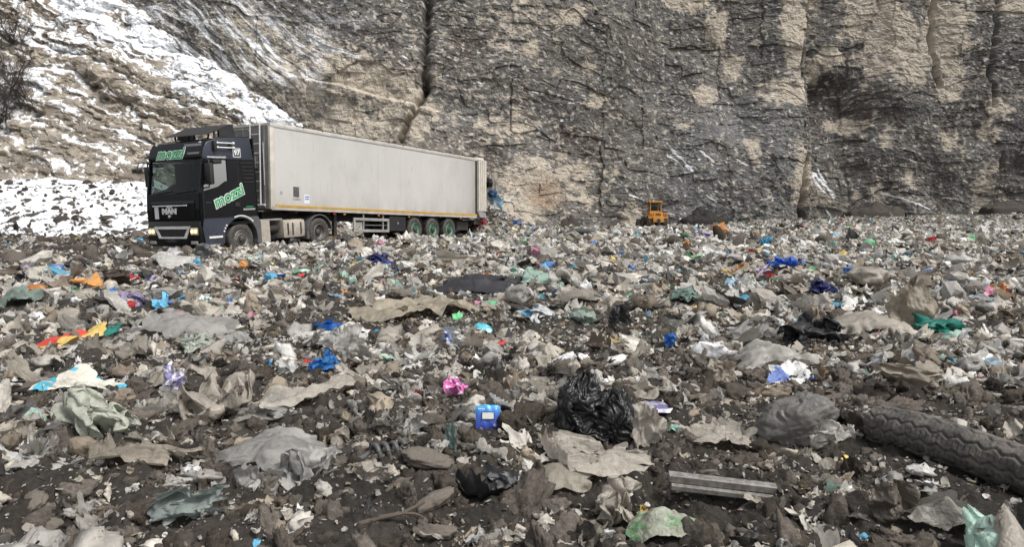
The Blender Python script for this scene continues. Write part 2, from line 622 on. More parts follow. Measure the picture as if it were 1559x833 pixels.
tag(link("ground", mesh_np("ground", np.concatenate(Vs), np.concatenate(Fs), M['soil'])), kind="structure")

# ------------------------------------------------------------------ cliff
GREY = np.array([0.122, 0.120, 0.117])
DARK = np.array([0.078, 0.072, 0.067])
BEIGE = np.array([0.46, 0.408, 0.335])
TAN = np.array([0.225, 0.203, 0.172])
BROWN = np.array([0.082, 0.066, 0.058])
RUST = np.array([0.24, 0.15, 0.085])
SNOW = np.array([0.78, 0.80, 0.83])


def mix(a, b, t):
    return a * (1 - t[..., None]) + b * t[..., None]


def blobs(PX, PY, lst, wob=0.45):
    n = fbm(PX / 34.0, PY / 34.0, 2.0, 4, 0.6)
    m = np.zeros_like(PX)
    for px, py, rx, ry, s in lst:
        d = np.sqrt(((PX - px) / rx) ** 2 + ((PY - py) / ry) ** 2)
        m = np.maximum(m, s * sstep(1.5, 0.35, d + wob * n))
    return m


def segs(PX, PY, lst):
    m = np.zeros_like(PX)
    n = noise(PX / 9.0, PY / 9.0, 5.0)
    for x0, y0, x1, y1, w in lst:
        dx, dy = x1 - x0, y1 - y0
        t = np.clip(((PX - x0) * dx + (PY - y0) * dy) / (dx * dx + dy * dy), 0, 1)
        d = np.hypot(PX - x0 - t * dx, PY - y0 - t * dy)
        m = np.maximum(m, sstep(w, w * 0.5, d + n * w * 0.9))
    return m


NU, NV = 1250, 560
pxs = np.concatenate([np.linspace(-700, 180, 120, endpoint=False), np.linspace(180, 1640, 1000, endpoint=False), np.linspace(1640, 2700, 130)])
zs = np.concatenate([np.linspace(-2, 42, 500, endpoint=False), np.linspace(42, 75, 60)])
PXc, Zc = np.meshgrid(pxs, zs, indexing='ij')
Yb = np.interp(PXc, [-700, -300, 300, 650, 800, 1000, 1220, 1400, 1559, 1900, 2700], [92, 96, 88, 85, 90, 103, 107, 104, 101, 94, 80])
Yb = Yb + 0.14 * Zc
Xc = (PXc - 779.5) / F_PX * Yb
PYc = 360 - (Zc - EYE) * F_PX / Yb
# beds, blocks, fissures
wv = Zc + 0.05 * Xc + 1.3 * fbm(Xc / 14, Zc / 14, 1.0, 3) + np.where(PXc < 700, (700 - PXc) / 400 * 0.0, 0)
wv = wv + sstep(560, 250, PXc) * 0.38 * Xc
bed1, bed2 = np.floor(wv / 1.25), np.floor(wv / 0.48)
xw = Xc + 0.6 * fbm(Xc / 3, Zc / 3, 3.0, 3)
blk1 = rhash(bed1, np.floor(xw / 3.1 + rhash(bed1) * 7))
blk2 = rhash(bed2, np.floor(xw / 1.15 + rhash(bed2, 5) * 7), 9)
blk3 = rhash(np.floor(Zc / 7 + 0.4 * noise(Xc / 5, Zc / 5)), np.floor(xw / 6.0), 31)
disp = 2.6 * fbm(Xc / 24, Zc / 34, 6.0, 3) + 0.45 * fbm(Xc / 5, Zc / 6, 7.0, 4, 0.5)
# broken blocks of several sizes
wx = Xc + 0.55 * fbm(Xc / 1.6, Zc / 1.6, 81.0, 3)
wz = Zc + 0.05 * Xc + 0.45 * fbm(Xc / 1.9, Zc / 1.5, 83.0, 3)
b4 = rhash(np.floor(wz / 0.62), np.floor(wx / 0.95 + rhash(np.floor(wz / 0.62), 3) * 9), 41)
b5 = rhash(np.floor(wz / 0.30 + 0.3), np.floor(wx / 0.42 + rhash(np.floor(wz / 0.30 + 0.3), 4) * 9), 43)
disp = disp + 0.28 * (blk1 - 0.5) + 0.45 * (blk3 - 0.5) + 0.16 * (b4 - 0.5) * (b4 > 0.3) + 0.08 * (b5 - 0.5) + 0.07 * fbm(Xc / 0.7, Zc / 0.6, 2.0, 3, 0.6)
disp = disp + 0.4 * np.abs(noise(Xc / 5.5, Zc / 16, 12.0))
wob = 7 * noise(PYc / 40.0, 3.3) + 3 * noise(PYc / 13.0, 8.8)


def fissure(path, wpx, deep):
    pts = np.array(path, float)
    cx = np.interp(PYc, pts[:, 1], pts[:, 0]) + wob
    live = sstep(pts[0, 1] - 12, pts[0, 1], PYc) * sstep(pts[-1, 1] + 12, pts[-1, 1], PYc)
    return deep * live * np.exp(-((PXc - cx) / wpx) ** 2)


disp = disp - fissure([(664, -200), (655, 0), (648, 128)], 5.5, 1.7)
disp = disp - fissure([(655, 118), (628, 180), (612, 215)], 4.5, 2.0)
disp = disp - fissure([(1228, -200), (1221, 0), (1214, 100), (1218, 330)], 4.0, 1.8)
disp = disp - fissure([(1412, -100), (1408, 60), (1420, 130)], 3.5, 1.1)
disp = disp - fissure([(1512, 0), (1500, 120), (1506, 160)], 3.5, 0.9)
# ledge running down to the right of the crack (a stepped overhang) and the buttress by the tall fissure
shelf = 112 + (PXc - 560) * 0.22
disp = disp + 2.2 * sstep(shelf + 26, shelf + 38, PYc) * sstep(420, 520, PXc) * sstep(760, 640, PXc)
disp = disp + 2.6 * sstep(1224, 1214, PXc) * sstep(1110, 1195, PXc) * sstep(345, 150, PYc)
disp = disp - 2.0 * sstep(1226, 1240, PXc) * sstep(1330, 1270, PXc) * sstep(110, 140, PYc)
disp = disp - 2.2 * sstep(1515, 1528, PXc) * sstep(225, 262, PYc)
foot = np.clip(2.8 - Zc, 0, 6)
disp = disp + 0.9 * foot
nx, ny = 0.12, -1.0
Xd, Yd, Zd = Xc + nx * disp, Yb + ny * disp, Zc + 0.12 * disp
# colour of the rock
pale = blobs(PXc, PYc, [
    (1198, 50, 24, 75, 1), (1212, 5, 30, 26, 1), (1188, 146, 34, 24, 1), (1090, 40, 18, 32, .9), (1040, 8, 40, 22, 1), (1117, 105, 16, 18, .9), (1075, 145, 24, 18, .9),
    (1345, 60, 46, 66, 1), (1425, 55, 40, 66, 1), (1436, 138, 26, 18, 1), (1382, 112, 28, 30, 1), (1295, 30, 26, 40, .9), (1250, 90, 26, 18, .9), (1236, 110, 12, 24, .9), (1514, 165, 18, 18, .9),
    (1500, 205, 26, 12, .7), (1438, 215, 18, 16, .7), (1540, 10, 40, 18, .9), (1210, 270, 20, 46, 1), (1140, 235, 9, 24, .8), (1500, 290, 20, 36, .8), (1295, 190, 26, 14, .8), (1340, 215, 12, 14, .7), (1384, 272, 10, 16, .7),
    (830, 275, 95, 44, .75), (790, 312, 60, 28, .8), (560, 130, 70, 40, .75), (470, 120, 70, 60, .6), (620, 172, 46, 56, .85), (550, 195, 90, 40, .7), (800, 40, 60, 40, .5), (808, 75, 14, 14, .8), (888, 112, 20, 12, .7), (860, 40, 34, 16, .7),
    (965, 328, 13, 26, 1), (905, 152, 16, 14, .7), (780, 190, 50, 26, .55), (420, 60, 130, 40, .4), (1040, 190, 14, 12, .6), (1255, 305, 34, 28, .6), (1330, 300, 60, 14, .45)])
flake = (0.30 * (b4 - 0.5) + 0.30 * (b5 - 0.5) + 0.15 * (blk1 - 0.5)) + 0.62 * fbm(Xc / 1.5, Zc / 1.0, 21.0, 5, 0.68)
pm = sstep(0.26, 0.70, pale * 1.0 + 0.66 * flake + 0.16 * fbm(Xc / 6, Zc / 6, 9.0, 4))
fleck = sstep(0.30, 0.52, flake + 0.10 * sstep(1150, 700, PXc) - 0.09) * 0.85
veg_base = 0.30 * sstep(0.0, 0.5, fbm(Xc / 7, Zc / 5, 57.0, 5, 0.65))
veg = blobs(PXc, PYc, [(1275, 150, 55, 55, .9), (880, 205, 60, 30, .9), (1350, 190, 70, 45, .8), (1460, 185, 60, 40, .7), (600, 60, 90, 60, .6), (690, 60, 60, 70, .7), (745, 110, 50, 30, .6), (1120, 250, 40, 40, .6),
                            (1060, 60, 60, 30, .5), (1320, 260, 90, 30, .6), (1490, 60, 30, 80, .6), (960, 320, 40, 30, .8), (740, 235, 30, 30, .6), (1545, 280, 40, 50, .9), (870, 160, 90, 40, .5), (1440, 250, 50, 20, .6)], 0.8)
veg = veg * sstep(-0.5, 0.25, fbm(Xc / 2.2, Zc / 2.2, 15.0, 5, 0.7))
streak = sstep(0.05, 0.55, fbm(Xc / 1.5, Zc / 14.0, 40.0, 4, 0.6))
tone = sstep(-0.6, 0.6, fbm(Xc / 9, Zc / 5, 30.0, 5, 0.6))
left_warm = sstep(760, 520, PXc) * sstep(40, 140, PYc)
col = mix(GREY * np.ones(Xc.shape + (3,)), TAN, np.clip(0.30 * tone + 0.55 * left_warm + 0.28 * sstep(1000, 780, PXc) * sstep(170, 260, PYc), 0, 1))
col = mix(col, np.array([0.15, 0.153, 0.155]), 0.7 * sstep(980, 1060, PXc) * sstep(1240, 1160, PXc) * sstep(120, 200, PYc))
col = mix(col, BROWN, np.clip(veg * 0.85 + veg_base * sstep(520, 760, PXc), 0, 1))
col = mix(col, DARK, streak * 0.45 * (1 - left_warm * 0.7))
lay = 1 + 0.20 * noise(Xc / 9.0, wz / 0.33, 91.0) + 0.22 * noise(Xc / 4.0, wz / 0.15, 93.0)
col = col * lay[..., None] * (0.86 + 0.28 * b4)[..., None]
fl2 = sstep(0.50, 0.60, fbm(Xc / 0.75, wz / 0.42, 97.0, 3, 0.6) + 0.12 * sstep(1200, 600, PXc))
col = mix(col, BEIGE * 0.85, fleck)
col = mix(col, np.array([0.47, 0.44, 0.39]), fl2 * 0.8)
col = mix(col, BEIGE, pm * 0.92)
col = mix(col, RUST, blobs(PXc, PYc, [(828, 300, 26, 26, .7), (845, 290, 14, 18, .6)]) * 0.8)
col = mix(col, TAN * 0.9, blobs(PXc, PYc, [(1265, 310, 42, 34, .7)]) * 0.5)
ledge = sstep(0.02, 0.5, np.gradient(disp, axis=1) * -3.0)
snow = segs(PXc, PYc, [(1020, 228, 1050, 262, 2.0), (1015, 236, 1030, 248, 1.5), (1237, 256, 1276, 298, 2.6), (1237, 262, 1258, 292, 2.0), (1250, 256, 1262, 278, 1.6), (1062, 232, 1080, 250, 1.4),
                       (1340, 290, 1420, 318, 1.3), (960, 296, 980, 306, 1.8), (1115, 246, 1128, 256, 1.2), (1033, 334, 1042, 342, 1.6), (1072, 300, 1085, 310, 1.3), (1265, 318, 1282, 336, 1.2)])
snow_zone = blobs(PXc, PYc, [(390, 85, 120, 30, 1), (330, 30, 90, 40, .8), (450, 40, 90, 30, .5), (440, 110, 60, 30, .7)], 0.5)
fr = wv / 1.25 - bed1
snow = np.maximum(snow, snow_zone * sstep(0.10, 0.42, fbm(Xc / 5.0, wv / 0.85, 50.0, 4, 0.6) + 0.12 * blk2))
snow = np.maximum(snow, 0.7 * sstep(0.80, 0.90, fbm(Xc / 1.1, Zc / 0.7, 61.0, 3, 0.6)))
col = mix(col, SNOW * 0.95, np.clip(snow, 0, 1))
tag(link("cliff", mesh_np("cliff", np.stack([Xd, Yd, Zd], -1).reshape(-1, 3), grid_faces(NU, NV)[:, ::-1], M['rock'], col.reshape(-1, 3), smooth=False)), kind="structure")

# ------------------------------------------------------------------ snowy spur on the left, its beds dipping to the right
NU, NV = 760, 460
pxs = np.concatenate([np.linspace(-700, -40, 100, endpoint=False), np.linspace(-40, 540, 660)])
tt = np.concatenate([np.linspace(0, 1, 420, endpoint=False), np.linspace(1, 1.4, 40)])
PXh, Th = np.meshgrid(pxs, tt, indexing='ij')
Yh = np.interp(PXh, [-700, -350, 0, 300, 470, 540], [44, 50, 56, 61, 65, 67])
ptop = np.interp(PXh, [-700, -300, 0, 140, 200, 300, 345, 400, 465, 500, 540], [-560, -380, -150, -40, 2, 84, 108, 150, 192, 262, 345])
ptop = ptop + 7 * noise(PXh / 22.0, 1.7) + 3 * noise(PXh / 7.0, 5.7)
kk = (360 - ptop) / F_PX
vmax = np.maximum((EYE + kk * Yh) / (1 - 0.8 * kk), 0.8)
v = np.where(Th <= 1, Th * vmax, vmax - (Th - 1) * 6)
VH = v
Yv = Yh + 0.8 * np.minimum(Th, 1) * vmax + np.maximum(Th - 1, 0) * 14
Xh = (PXh - 779.5) / F_PX * Yv
wv = v + 0.46 * Xh + 1.4 * fbm(Xh / 10, v / 8, 2.0, 5, 0.6)
f1 = wv / 2.3 - np.floor(wv / 2.3)
f2 = wv / 0.8 - np.floor(wv / 0.8)
rough = fbm(Xh / 2.6, v / 2.0, 13.0, 5, 0.6)
Yd = Yv + 0.8 * 2.3 * 0.48 * (sstep(0.6, 1.0, f1) - f1) + 0.8 * 0.8 * 0.5 * (sstep(0.55, 1.0, f2) - f2)
blk = rhash(np.floor(wv / 2.3), np.floor((Xh + 0.5 * rough) / 2.4 + rhash(np.floor(wv / 2.3)) * 5), 3)
Yd = Yd - 0.8 * (blk - 0.5) - 0.65 * rough - 1.6 * fbm(Xh / 9, v / 9, 4.0, 3) * sstep(0, 0.1, Th)
PYh = 360 - (v - EYE) * F_PX / Yv
zone = 0.30 + 0.0 * Th
ridge = sstep(0.60, 0.80, Th + 0.06 * rough) * sstep(20, 110, PXh)
ridge = np.maximum(ridge, sstep(0.86, 0.93, Th))
zone = np.maximum(zone, 0.95 * ridge)
zone = np.maximum(zone, blobs(PXh, PYh, [(60, 130, 90, 34, .85), (110, 55, 150, 40, .62), (230, 60, 90, 40, .75), (30, 175, 60, 30, .75), (320, 120, 60, 22, .7), (390, 150, 50, 20, .9), (120, 250, 110, 16, .5), (190, 215, 80, 14, .5)], 0.5))
zone = zone * (1 - 0.55 * blobs(PXh, PYh, [(190, 130, 70, 30, 1), (290, 190, 90, 36, 1), (150, 285, 160, 24, .9), (70, 225, 40, 20, 1)], 0.5))
pat = 0.38 * sstep(0.45, 0.95, f1) + 0.36 * sstep(0.45, 0.95, f2) + 0.10 + 0.70 * fbm(Xh / 2.4, wv / 0.7, 8.0, 5, 0.65)
sn = sstep(0.0, 0.16, pat + zone * 1.30 - 1.06 + 0.50 * fbm(Xh / 0.55, wv / 0.28, 5.0, 4, 0.75))
tone = sstep(-0.7, 0.7, fbm(Xh / 3, wv / 1.6, 21.0, 6, 0.7))
col = mix(np.array([0.165, 0.143, 0.117]) * np.ones(Xh.shape + (3,)), np.array([0.285, 0.252, 0.208]), tone)
col = mix(col, BEIGE, 0.6 * sstep(0.25, 0.55, fbm(Xh / 1.6, wv / 0.9, 33.0, 5, 0.6)))
scrub = blobs(PXh, PYh, [(22, 120, 36, 60, 1), (10, 60, 40, 40, .7), (60, 165, 40, 20, .6), (20, 200, 30, 20, .7)], 0.6) * sstep(-0.35, 0.2, fbm(Xh / 0.9, v / 0.9, 44.0, 4, 0.7))
col = mix(col, np.array([0.05, 0.042, 0.038]), 0.85 * scrub)
col = mix(col, SNOW, sn * (1 - 0.8 * scrub))
YH_ = Yd
tag(link("rock_slope", mesh_np("rock_slope", np.stack([Xh, Yd, VH], -1).reshape(-1, 3), grid_faces(NU, NV)[:, ::-1], M["snowrock"], col.reshape(-1, 3), smooth=False)), kind="structure")

# snow covered debris apron at the foot of the spur
NU, NV = 420, 260
pxs = np.linspace(-600, 350, NU)
ds = np.linspace(33, 66, NV)
PXa, Da = np.meshgrid(pxs, ds, indexing='ij')
Xa = (PXa - 779.5) / F_PX * Da
fade = sstep(345, 235, PXa)


def apron(x, y):
    px = x / y * F_PX + 779.5
    h = 3.75 * sstep(34.5, 60, y) ** 0.8 * sstep(345, 235, px) * (1 + 0.12 * noise(x / 6, y / 6))
    return gz(x, y, False) - 0.25 + 0.25 * sstep(34, 37, y) + h


Za = apron(Xa, Da) + fade * (0.18 * fbm(Xa / 0.9, Da / 0.9, 3.0, 4, 0.6) + 0.22 * np.abs(noise(Xa / 2.0, Da / 2.0, 6.0)))
dk = sstep(0.15, 0.27, fbm(Xa / 0.75, Da / 0.9, 9.0, 4, 0.6) - 0.20 * sstep(36, 48, Da) + 0.25 * sstep(37.5, 35, Da + 1.2 * noise(Xa / 1.5, 2.0)))
col = mix(SNOW * np.ones(Xa.shape + (3,)), np.array([0.06, 0.052, 0.046]), dk)
tag(link("snowy_debris_slope", mesh_np("snowy_debris_slope", np.stack([Xa, Da, Za], -1).reshape(-1, 3), grid_faces(NU, NV)[:, ::-1], M['snowrock'], col.reshape(-1, 3))), kind="structure")
# ------------------------------------------------------------------ the lorry
yaw = math.atan2(FWD.y, FWD.x)
truck = empty("articulated_truck", (TR_C.x, TR_C.y, TR_Z), (0, 0, yaw))
tag(truck, "black tractor unit with long pale box trailer standing on the refuse, emptying at its rear", "truck")
# tractor stands a little nose down
TP = Matrix.Translation((-2.29, 0, 0.36)) @ Matrix.Rotation(math.radians(3.9), 4, 'Y') @ Matrix.Translation((2.29, 0, -0.5))


def wheel(xc, yside, z, r, rim_m, tf, wdt=0.32, dish=0.06, bolts=10):
    """wheel with tyre and rim; yside = outer face"""
    o = 1 if yside > 0 else -1
    root_m = MB()
    y1, y0 = yside, yside - o * wdt
    pr = [(r * 0.56, y0), (r * 0.80, y0), (r * 0.93, y0 + o * 0.01), (r * 0.985, y0 + o * 0.04)]
    for k in range(5):
        ya = y0 + o * (0.05 + (wdt - 0.10) * k / 4)
        pr += [(r * 1.0, ya - o * 0.012), (r * 0.975, ya), (r * 1.0, ya + o * 0.012)] if 0 < k < 4 else [(r, ya)]
    pr += [(r * 0.985, y1 - o * 0.04), (r * 0.93, y1 - o * 0.01), (r * 0.84, y1), (r * 0.70, y1 - o * 0.004), (r * 0.585, y1 - o * 0.02), (r * 0.56, y1 - o * 0.03)]
    root_m.lathe_y(pr, 48, (xc, 0, z))
    w = root_m.build("wheel", M['rubber'], truck, True, tf)
    rm = MB()
    rm.lathe_y([(r * 0.575, y1 - o * 0.022), (r * 0.545, y1 - o * 0.012), (r * 0.53, y1 - o * 0.04), (r * 0.49, y1 - o * dish), (r * 0.40, y1 - o * (dish + 0.03)), (r * 0.30, y1 - o * (dish + 0.01)), (0.001, y1 - o * (dish + 0.01))], 40, (xc, 0, z))
    rim = rm.build("rim", rim_m, w, True, tf)
    hb = MB()
    hb.lathe_y([(r * 0.21, y1 - o * (dish + 0.02)), (r * 0.20, y1 - o * (dish - 0.05)), (r * 0.13, y1 - o * (dish - 0.075)), (0.001, y1 - o * (dish - 0.08))], 24, (xc, 0, z))
    for k in range(bolts):
        a = 2 * math.pi * k / bolts
        hb.lathe_y([(0.022, y1 - o * (dish + 0.02)), (0.02, y1 - o * (dish - 0.03)), (0.001, y1 - o * (dish - 0.035))], 8, (xc + r * 0.295 * math.cos(a), 0, z + r * 0.295 * math.sin(a)))
        hb.lathe_y([(0.034, y1 - o * (dish + 0.0215)), (0.001, y1 - o * (dish + 0.0215))], 8, (xc + r * 0.44 * math.cos(a + 0.3), 0, z + r * 0.44 * math.sin(a + 0.3)))
    hb.build("hub", M['hub'], w, True, tf)
    return w


for s in (1, -1):
    wheel(1.24, 1.22 * s, 0.5, 0.50, M['rim'], TP, 0.32, 0.015)
    wheel(-2.29, 1.22 * s, 0.5, 0.505, M['rim'], TP, 0.60, 0.13)
    for xx in (-8.04, -9.35, -10.66):
        wheel(xx, 1.24 * s, 0.5, 0.50, M['greenrim'], None, 0.38, 0.05)

# cab shell from panels, hollow, with real openings
CW = 1.22
X_F0, X_F1 = 2.70, 2.52      # windscreen foot and head
Z_W0, Z_W1 = 1.98, 3.04
c = MB()
c.prism([(2.72, 0.98), (2.735, 1.5), (X_F0, Z_W0), (X_F0 - 0.08, Z_W0), (2.62, 1.5), (2.6, 0.98)], -CW, CW)            # front lower panel
c.prism([(X_F1, Z_W1), (2.47, 3.30), (2.33, 3.52), (2.05, 3.62), (1.2, 3.70), (0.62, 3.72), (0.62, 3.66), (1.2, 3.64), (2.03, 3.56), (2.26, 3.46), (2.40, 3.27), (X_F1 - 0.06, Z_W1)], -CW + 0.06, CW - 0.06)   # visor and roof
c.box(0.50, 0.56, -CW, CW, 1.0, 3.68)          # rear wall
c.box(0.52, 2.66, -CW, CW, 0.98, 1.06)         # floor
for s in (1, -1):
    ya, yb_ = (CW - 0.05) * s, CW * s
    lo, hi = min(ya, yb_), max(ya, yb_)
    c.prism([(2.72, 0.98), (2.735, 1.5), (X_F0, Z_W0), (2.62, Z_W0), (2.55, 2.02), (1.98, 2.16), (1.70, 2.32), (1.62, 2.32), (1.62, 2.98), (0.52, 2.98), (0.50, 1.2), (0.50, 1.15), (2.0, 1.15), (2.1, 0.98)], lo, hi)    # below the side window and the rear quarter
    c.prism([(2.55, 2.02), (2.62, Z_W0), (X_F0, Z_W0), (X_F1, Z_W1), (2.44, 2.98), (2.47, 2.88)], lo, hi)   # A pillar
cab = c.build("cab", M['paint'], truck, False, TP)
for s in (1, -1):                                   # upper side skins, dark navy
    u = MB()
    y0, y1 = sorted(((CW - 0.045) * s, (CW + 0.012) * s))
    u.prism([(X_F1, Z_W1), (2.46, 2.985), (0.56, 2.985), (0.66, 3.68), (1.2, 3.685), (2.04, 3.60), (2.32, 3.50), (2.46, 3.29)], y0, y1, bev=0.02)
    sk = u.build("roof_side_panel", M['navy'], cab, True, TP)
    g = MB()
    g.box(2.5, 1.7, (CW - 0.03) * s, (CW - 0.025) * s, 2.1, 2.97)
    g.bm.clear()
    g.quad(*[(x, (CW - 0.025) * s, z) for x, z in ((2.55, 2.03), (2.00, 2.16), (1.72, 2.32), (1.63, 2.33), (1.63, 2.965), (2.46, 2.965))])
    g.build("side_window", M['sideglass'] if s > 0 else M['glass'], cab, False, TP)
    # louvres behind the door
    lv = MB()
    for k in range(6):
        z = 2.90 - k * 0.12
        lv.box(0.60, 1.12 - 0.02 * k, CW * s - 0.005 * s, (CW + 0.028) * s, z - 0.028, z, 0.006)
    lv.build("louvre", M['plastic'], cab, False, TP)
    # lower side step panel
    st = MB()
    y0, y1 = sorted(((CW - 0.28) * s, (CW + 0.005) * s))
    arch = [(1.24 + 0.66 * math.cos(a), 0.52 + 0.66 * math.sin(a)) for a in np.linspace(math.radians(5), math.radians(90), 9)]
    st.prism([(2.60, 0.42), (2.68, 0.92), (2.62, 1.19), (1.24, 1.19)] + arch[::-1] + [(1.90, 0.42)], y0, y1)
    st.build("step_panel", M['navy'], cab, False, TP)
    sp = MB()
    sp.box(1.98, 2.48, (CW + 0.004) * s, (CW + 0.02) * s, 0.60, 0.66)
    sp.build("step_edge", M['white'], cab, False, TP)
    fd = MB()
    fd.prism([(1.235, 1.19), (0.52, 1.19), (0.42, 1.0), (0.42, 0.32), (0.575, 0.32)] + [(1.24 + 0.66 * math.cos(a), 0.52 + 0.66 * math.sin(a)) for a in np.linspace(math.radians(195), math.radians(90), 10)], y0, y1)
    fd.build("front_mudguard", M['greyplastic'], cab, False, TP)
    fs = MB()
    for k, a in enumerate(np.linspace(math.radians(70), math.radians(128), 9)):
        a2 = a + math.radians(6.6)
        q = [(1.24 + rr * math.cos(b), (CW + 0.012) * s, 0.52 + rr * math.sin(b)) for rr, b in ((0.70, a), (0.74, a), (0.74, a2), (0.70, a2))]
        fs.quad(*q)
    for a in (22, 30, 38):
        fs.tube([(1.24 + 0.72 * math.cos(math.radians(a)), (CW + 0.0) * s, 0.52 + 0.72 * math.sin(math.radians(a))), (1.24 + 0.72 * math.cos(math.radians(a)), (CW + 0.02) * s, 0.52 + 0.72 * math.sin(math.radians(a)))], 0.028, 10)
    fs.build("arch_marking", M['white'], cab, False, TP)
    # mirrors
    mr = MB()
    my0, my1 = sorted((1.26 * s, 1.52 * s))
    mr.box(2.36, 2.52, my0, my1, 2.22, 2.86, 0.05)
    mr.tube([(2.45, 1.18 * s, 2.93), (2.46, 1.4 * s, 2.95), (2.45, 1.42 * s, 2.82)], 0.028)
    mr.tube([(2.5, 1.18 * s, 2.12), (2.46, 1.36 * s, 2.14), (2.45, 1.38 * s, 2.26)], 0.022)
    mi = mr.build("mirror", M['plastic'], cab, True, TP)
    k2 = MB()
    k2.box(2.0, 2.32, *sorted((1.22 * s, 1.46 * s)), 2.84, 2.96, 0.04)
    k2.build("kerb_mirror", M['plastic'], cab, True, TP)
# far side ramp mirror seen against the slope
rm = MB()
rm.box(2.72, 2.96, -1.50, -1.26, 2.66, 2.80, 0.05)
rm.tube([(2.5, -1.15, 2.98), (2.8, -1.34, 2.98), (2.84, -1.38, 2.78)], 0.022)
rm.build("ramp_mirror", M['plastic'], cab, True, TP)

g = MB()
n = 9
for k in range(n):
    ya, yb_ = -1.14 + 2.28 * k / n, -1.14 + 2.28 * (k + 1) / n
    bow = lambda y: 0.05 * (1 - (y / 1.14) ** 2)
    g.quad((X_F0 - 0.05 + bow(ya), ya, Z_W0), (X_F0 - 0.05 + bow(yb_), yb_, Z_W0), (X_F1 - 0.05 + bow(yb_), yb_, Z_W1), (X_F1 - 0.05 + bow(ya), ya, Z_W1))
g.build("windscreen", M['glass'], cab, True, TP)
wp = MB()
for y0, y1 in ((0.1, 0.95), (-0.9, -0.05)):
    wp.tube([(2.74, y0, 2.0), (2.735, y1, 2.06)], 0.014, 6)
wp.build("wiper", M['plastic'], cab, False, TP)
it = MB()
it.box(2.15, 2.60, -1.1, 1.1, 1.75, 2.02, 0.06)
it.build("dashboard", M['seat'], cab, False, TP)
for s in (1, -1):
    se = MB()
    se.box(1.15, 1.70, s * 0.62 - 0.26, s * 0.62 + 0.26, 1.55, 1.72, 0.06)
    se.box(1.05, 1.22, s * 0.62 - 0.25, s * 0.62 + 0.25, 1.65, 2.45, 0.06)
    se.build("seat", M['seat'], cab, True, TP)
sw = MB()
sw.tube([(2.02 + 0.10 * math.sin(a), 0.62 + 0.22 * math.cos(a), 2.08 + 0.2 * math.sin(a)) for a in np.linspace(0, 2 * math.pi, 18, endpoint=False)], 0.018, 6, True)
sw.build("steering_wheel", M['plastic'], cab, True, TP)
bunk = MB()
bunk.box(0.6, 0.98, -1.1, 1.1, 1.06, 3.4)
bunk.build("sleeper_curtain", M['seat'], cab, False, TP)

# front: visor stripe, grille, bumper, lights
v_ = MB()
v_.prism([(X_F1 + 0.02, Z_W1 - 0.03), (X_F1 + 0.035, Z_W1 + 0.02), (2.485, 3.32), (2.35, 3.53), (2.30, 3.52), (2.44, 3.28), (X_F1 - 0.02, Z_W1 - 0.02)], -CW + 0.02, CW - 0.02)
vis = v_.build("sun_visor", M['paint'], cab, True, TP)
vp = MB()
vp.quad(*[(x + 0.006, y, z) for x, y, z in ((2.545 - 0.012, 0.62, 3.08 + 0.07), (2.545 - 0.012, 1.12, 3.08 + 0.07), (2.40, 1.12, 3.47), (2.40, 0.32, 3.47))])
vp.build("visor_patch", mat_plain("grey_patch", (0.16, 0.155, 0.17), 0.4), vis, False, TP)
gr = MB()
gr.prism([(2.725, 1.18), (2.765, 1.2), (2.765, 1.68), (2.735, 1.76), (2.70, 1.76), (2.70, 1.18)], -0.98, 0.98, bev=0.015)
for k in range(5):
    gr.box(2.76, 2.775, -0.93, 0.93, 1.24 + 0.075 * k, 1.262 + 0.075 * k)
gri = gr.build("grille", M['paint'], cab, False, TP)
ch = MB()
ch.box(2.768, 2.795, -0.88, 0.70, 1.60, 1.635, 0.008)
ch.prism([(2.768, 1.61), (2.79, 1.60), (2.785, 1.55), (2.768, 1.55)], -0.22, 0.02)
ch.box(2.768, 2.782, -0.80, -0.62, 1.22, 1.595, 0.006)
ch.build("chrome_strip", M['badge'], gri, False, TP)
bp = MB()
bp.prism([(2.60, 0.36), (2.76, 0.38), (2.80, 0.55), (2.80, 0.95), (2.755, 1.14), (2.60, 1.16)], -1.20, 1.20, bev=0.06)
bum = bp.build("bumper", M['paint'], truck, True, TP)
fr_ = MB()
def trap(fr_, z0, z1, w0, w1, x):
    P = lambda a, b: (x, a, b)
    o = [(-w1 - 0.12, z1), (w1 + 0.12, z1), (w0 + 0.08, z0), (-w0 - 0.08, z0)]
    i = [(-w1, z1 - 0.085), (w1, z1 - 0.085), (w0 - 0.02, z0 + 0.05), (-w0 + 0.02, z0 + 0.05)]
    for k in range(4):
        j = (k + 1) % 4
        a = [Vector((x, *o[k])), Vector((x, *o[j])), Vector((x, *i[j])), Vector((x, *i[k]))]
        b = [p + Vector((0.03, 0, 0)) for p in a]
        va, vb = [fr_.bm.verts.new(p) for p in a], [fr_.bm.verts.new(p) for p in b]
        fr_.bm.faces.new(vb)
        for q in range(4):
            r_ = (q + 1) % 4
            fr_.bm.faces.new((va[q], va[r_], vb[r_], vb[q]))
trap(fr_, 0.62, 0.99, 0.55, 0.70, 2.797)
fr_.build("bumper_trim", M['badge'], bum, False, TP)
fm = MB()
fm.box(2.797, 2.803, -0.62, 0.62, 0.67, 0.91)
for k in range(4):
    fm.box(2.803, 2.812, -0.6, 0.6, 0.69 + 0.055 * k, 0.70 + 0.055 * k)
fm.build("bumper_mesh", M['plastic'], bum, False, TP)
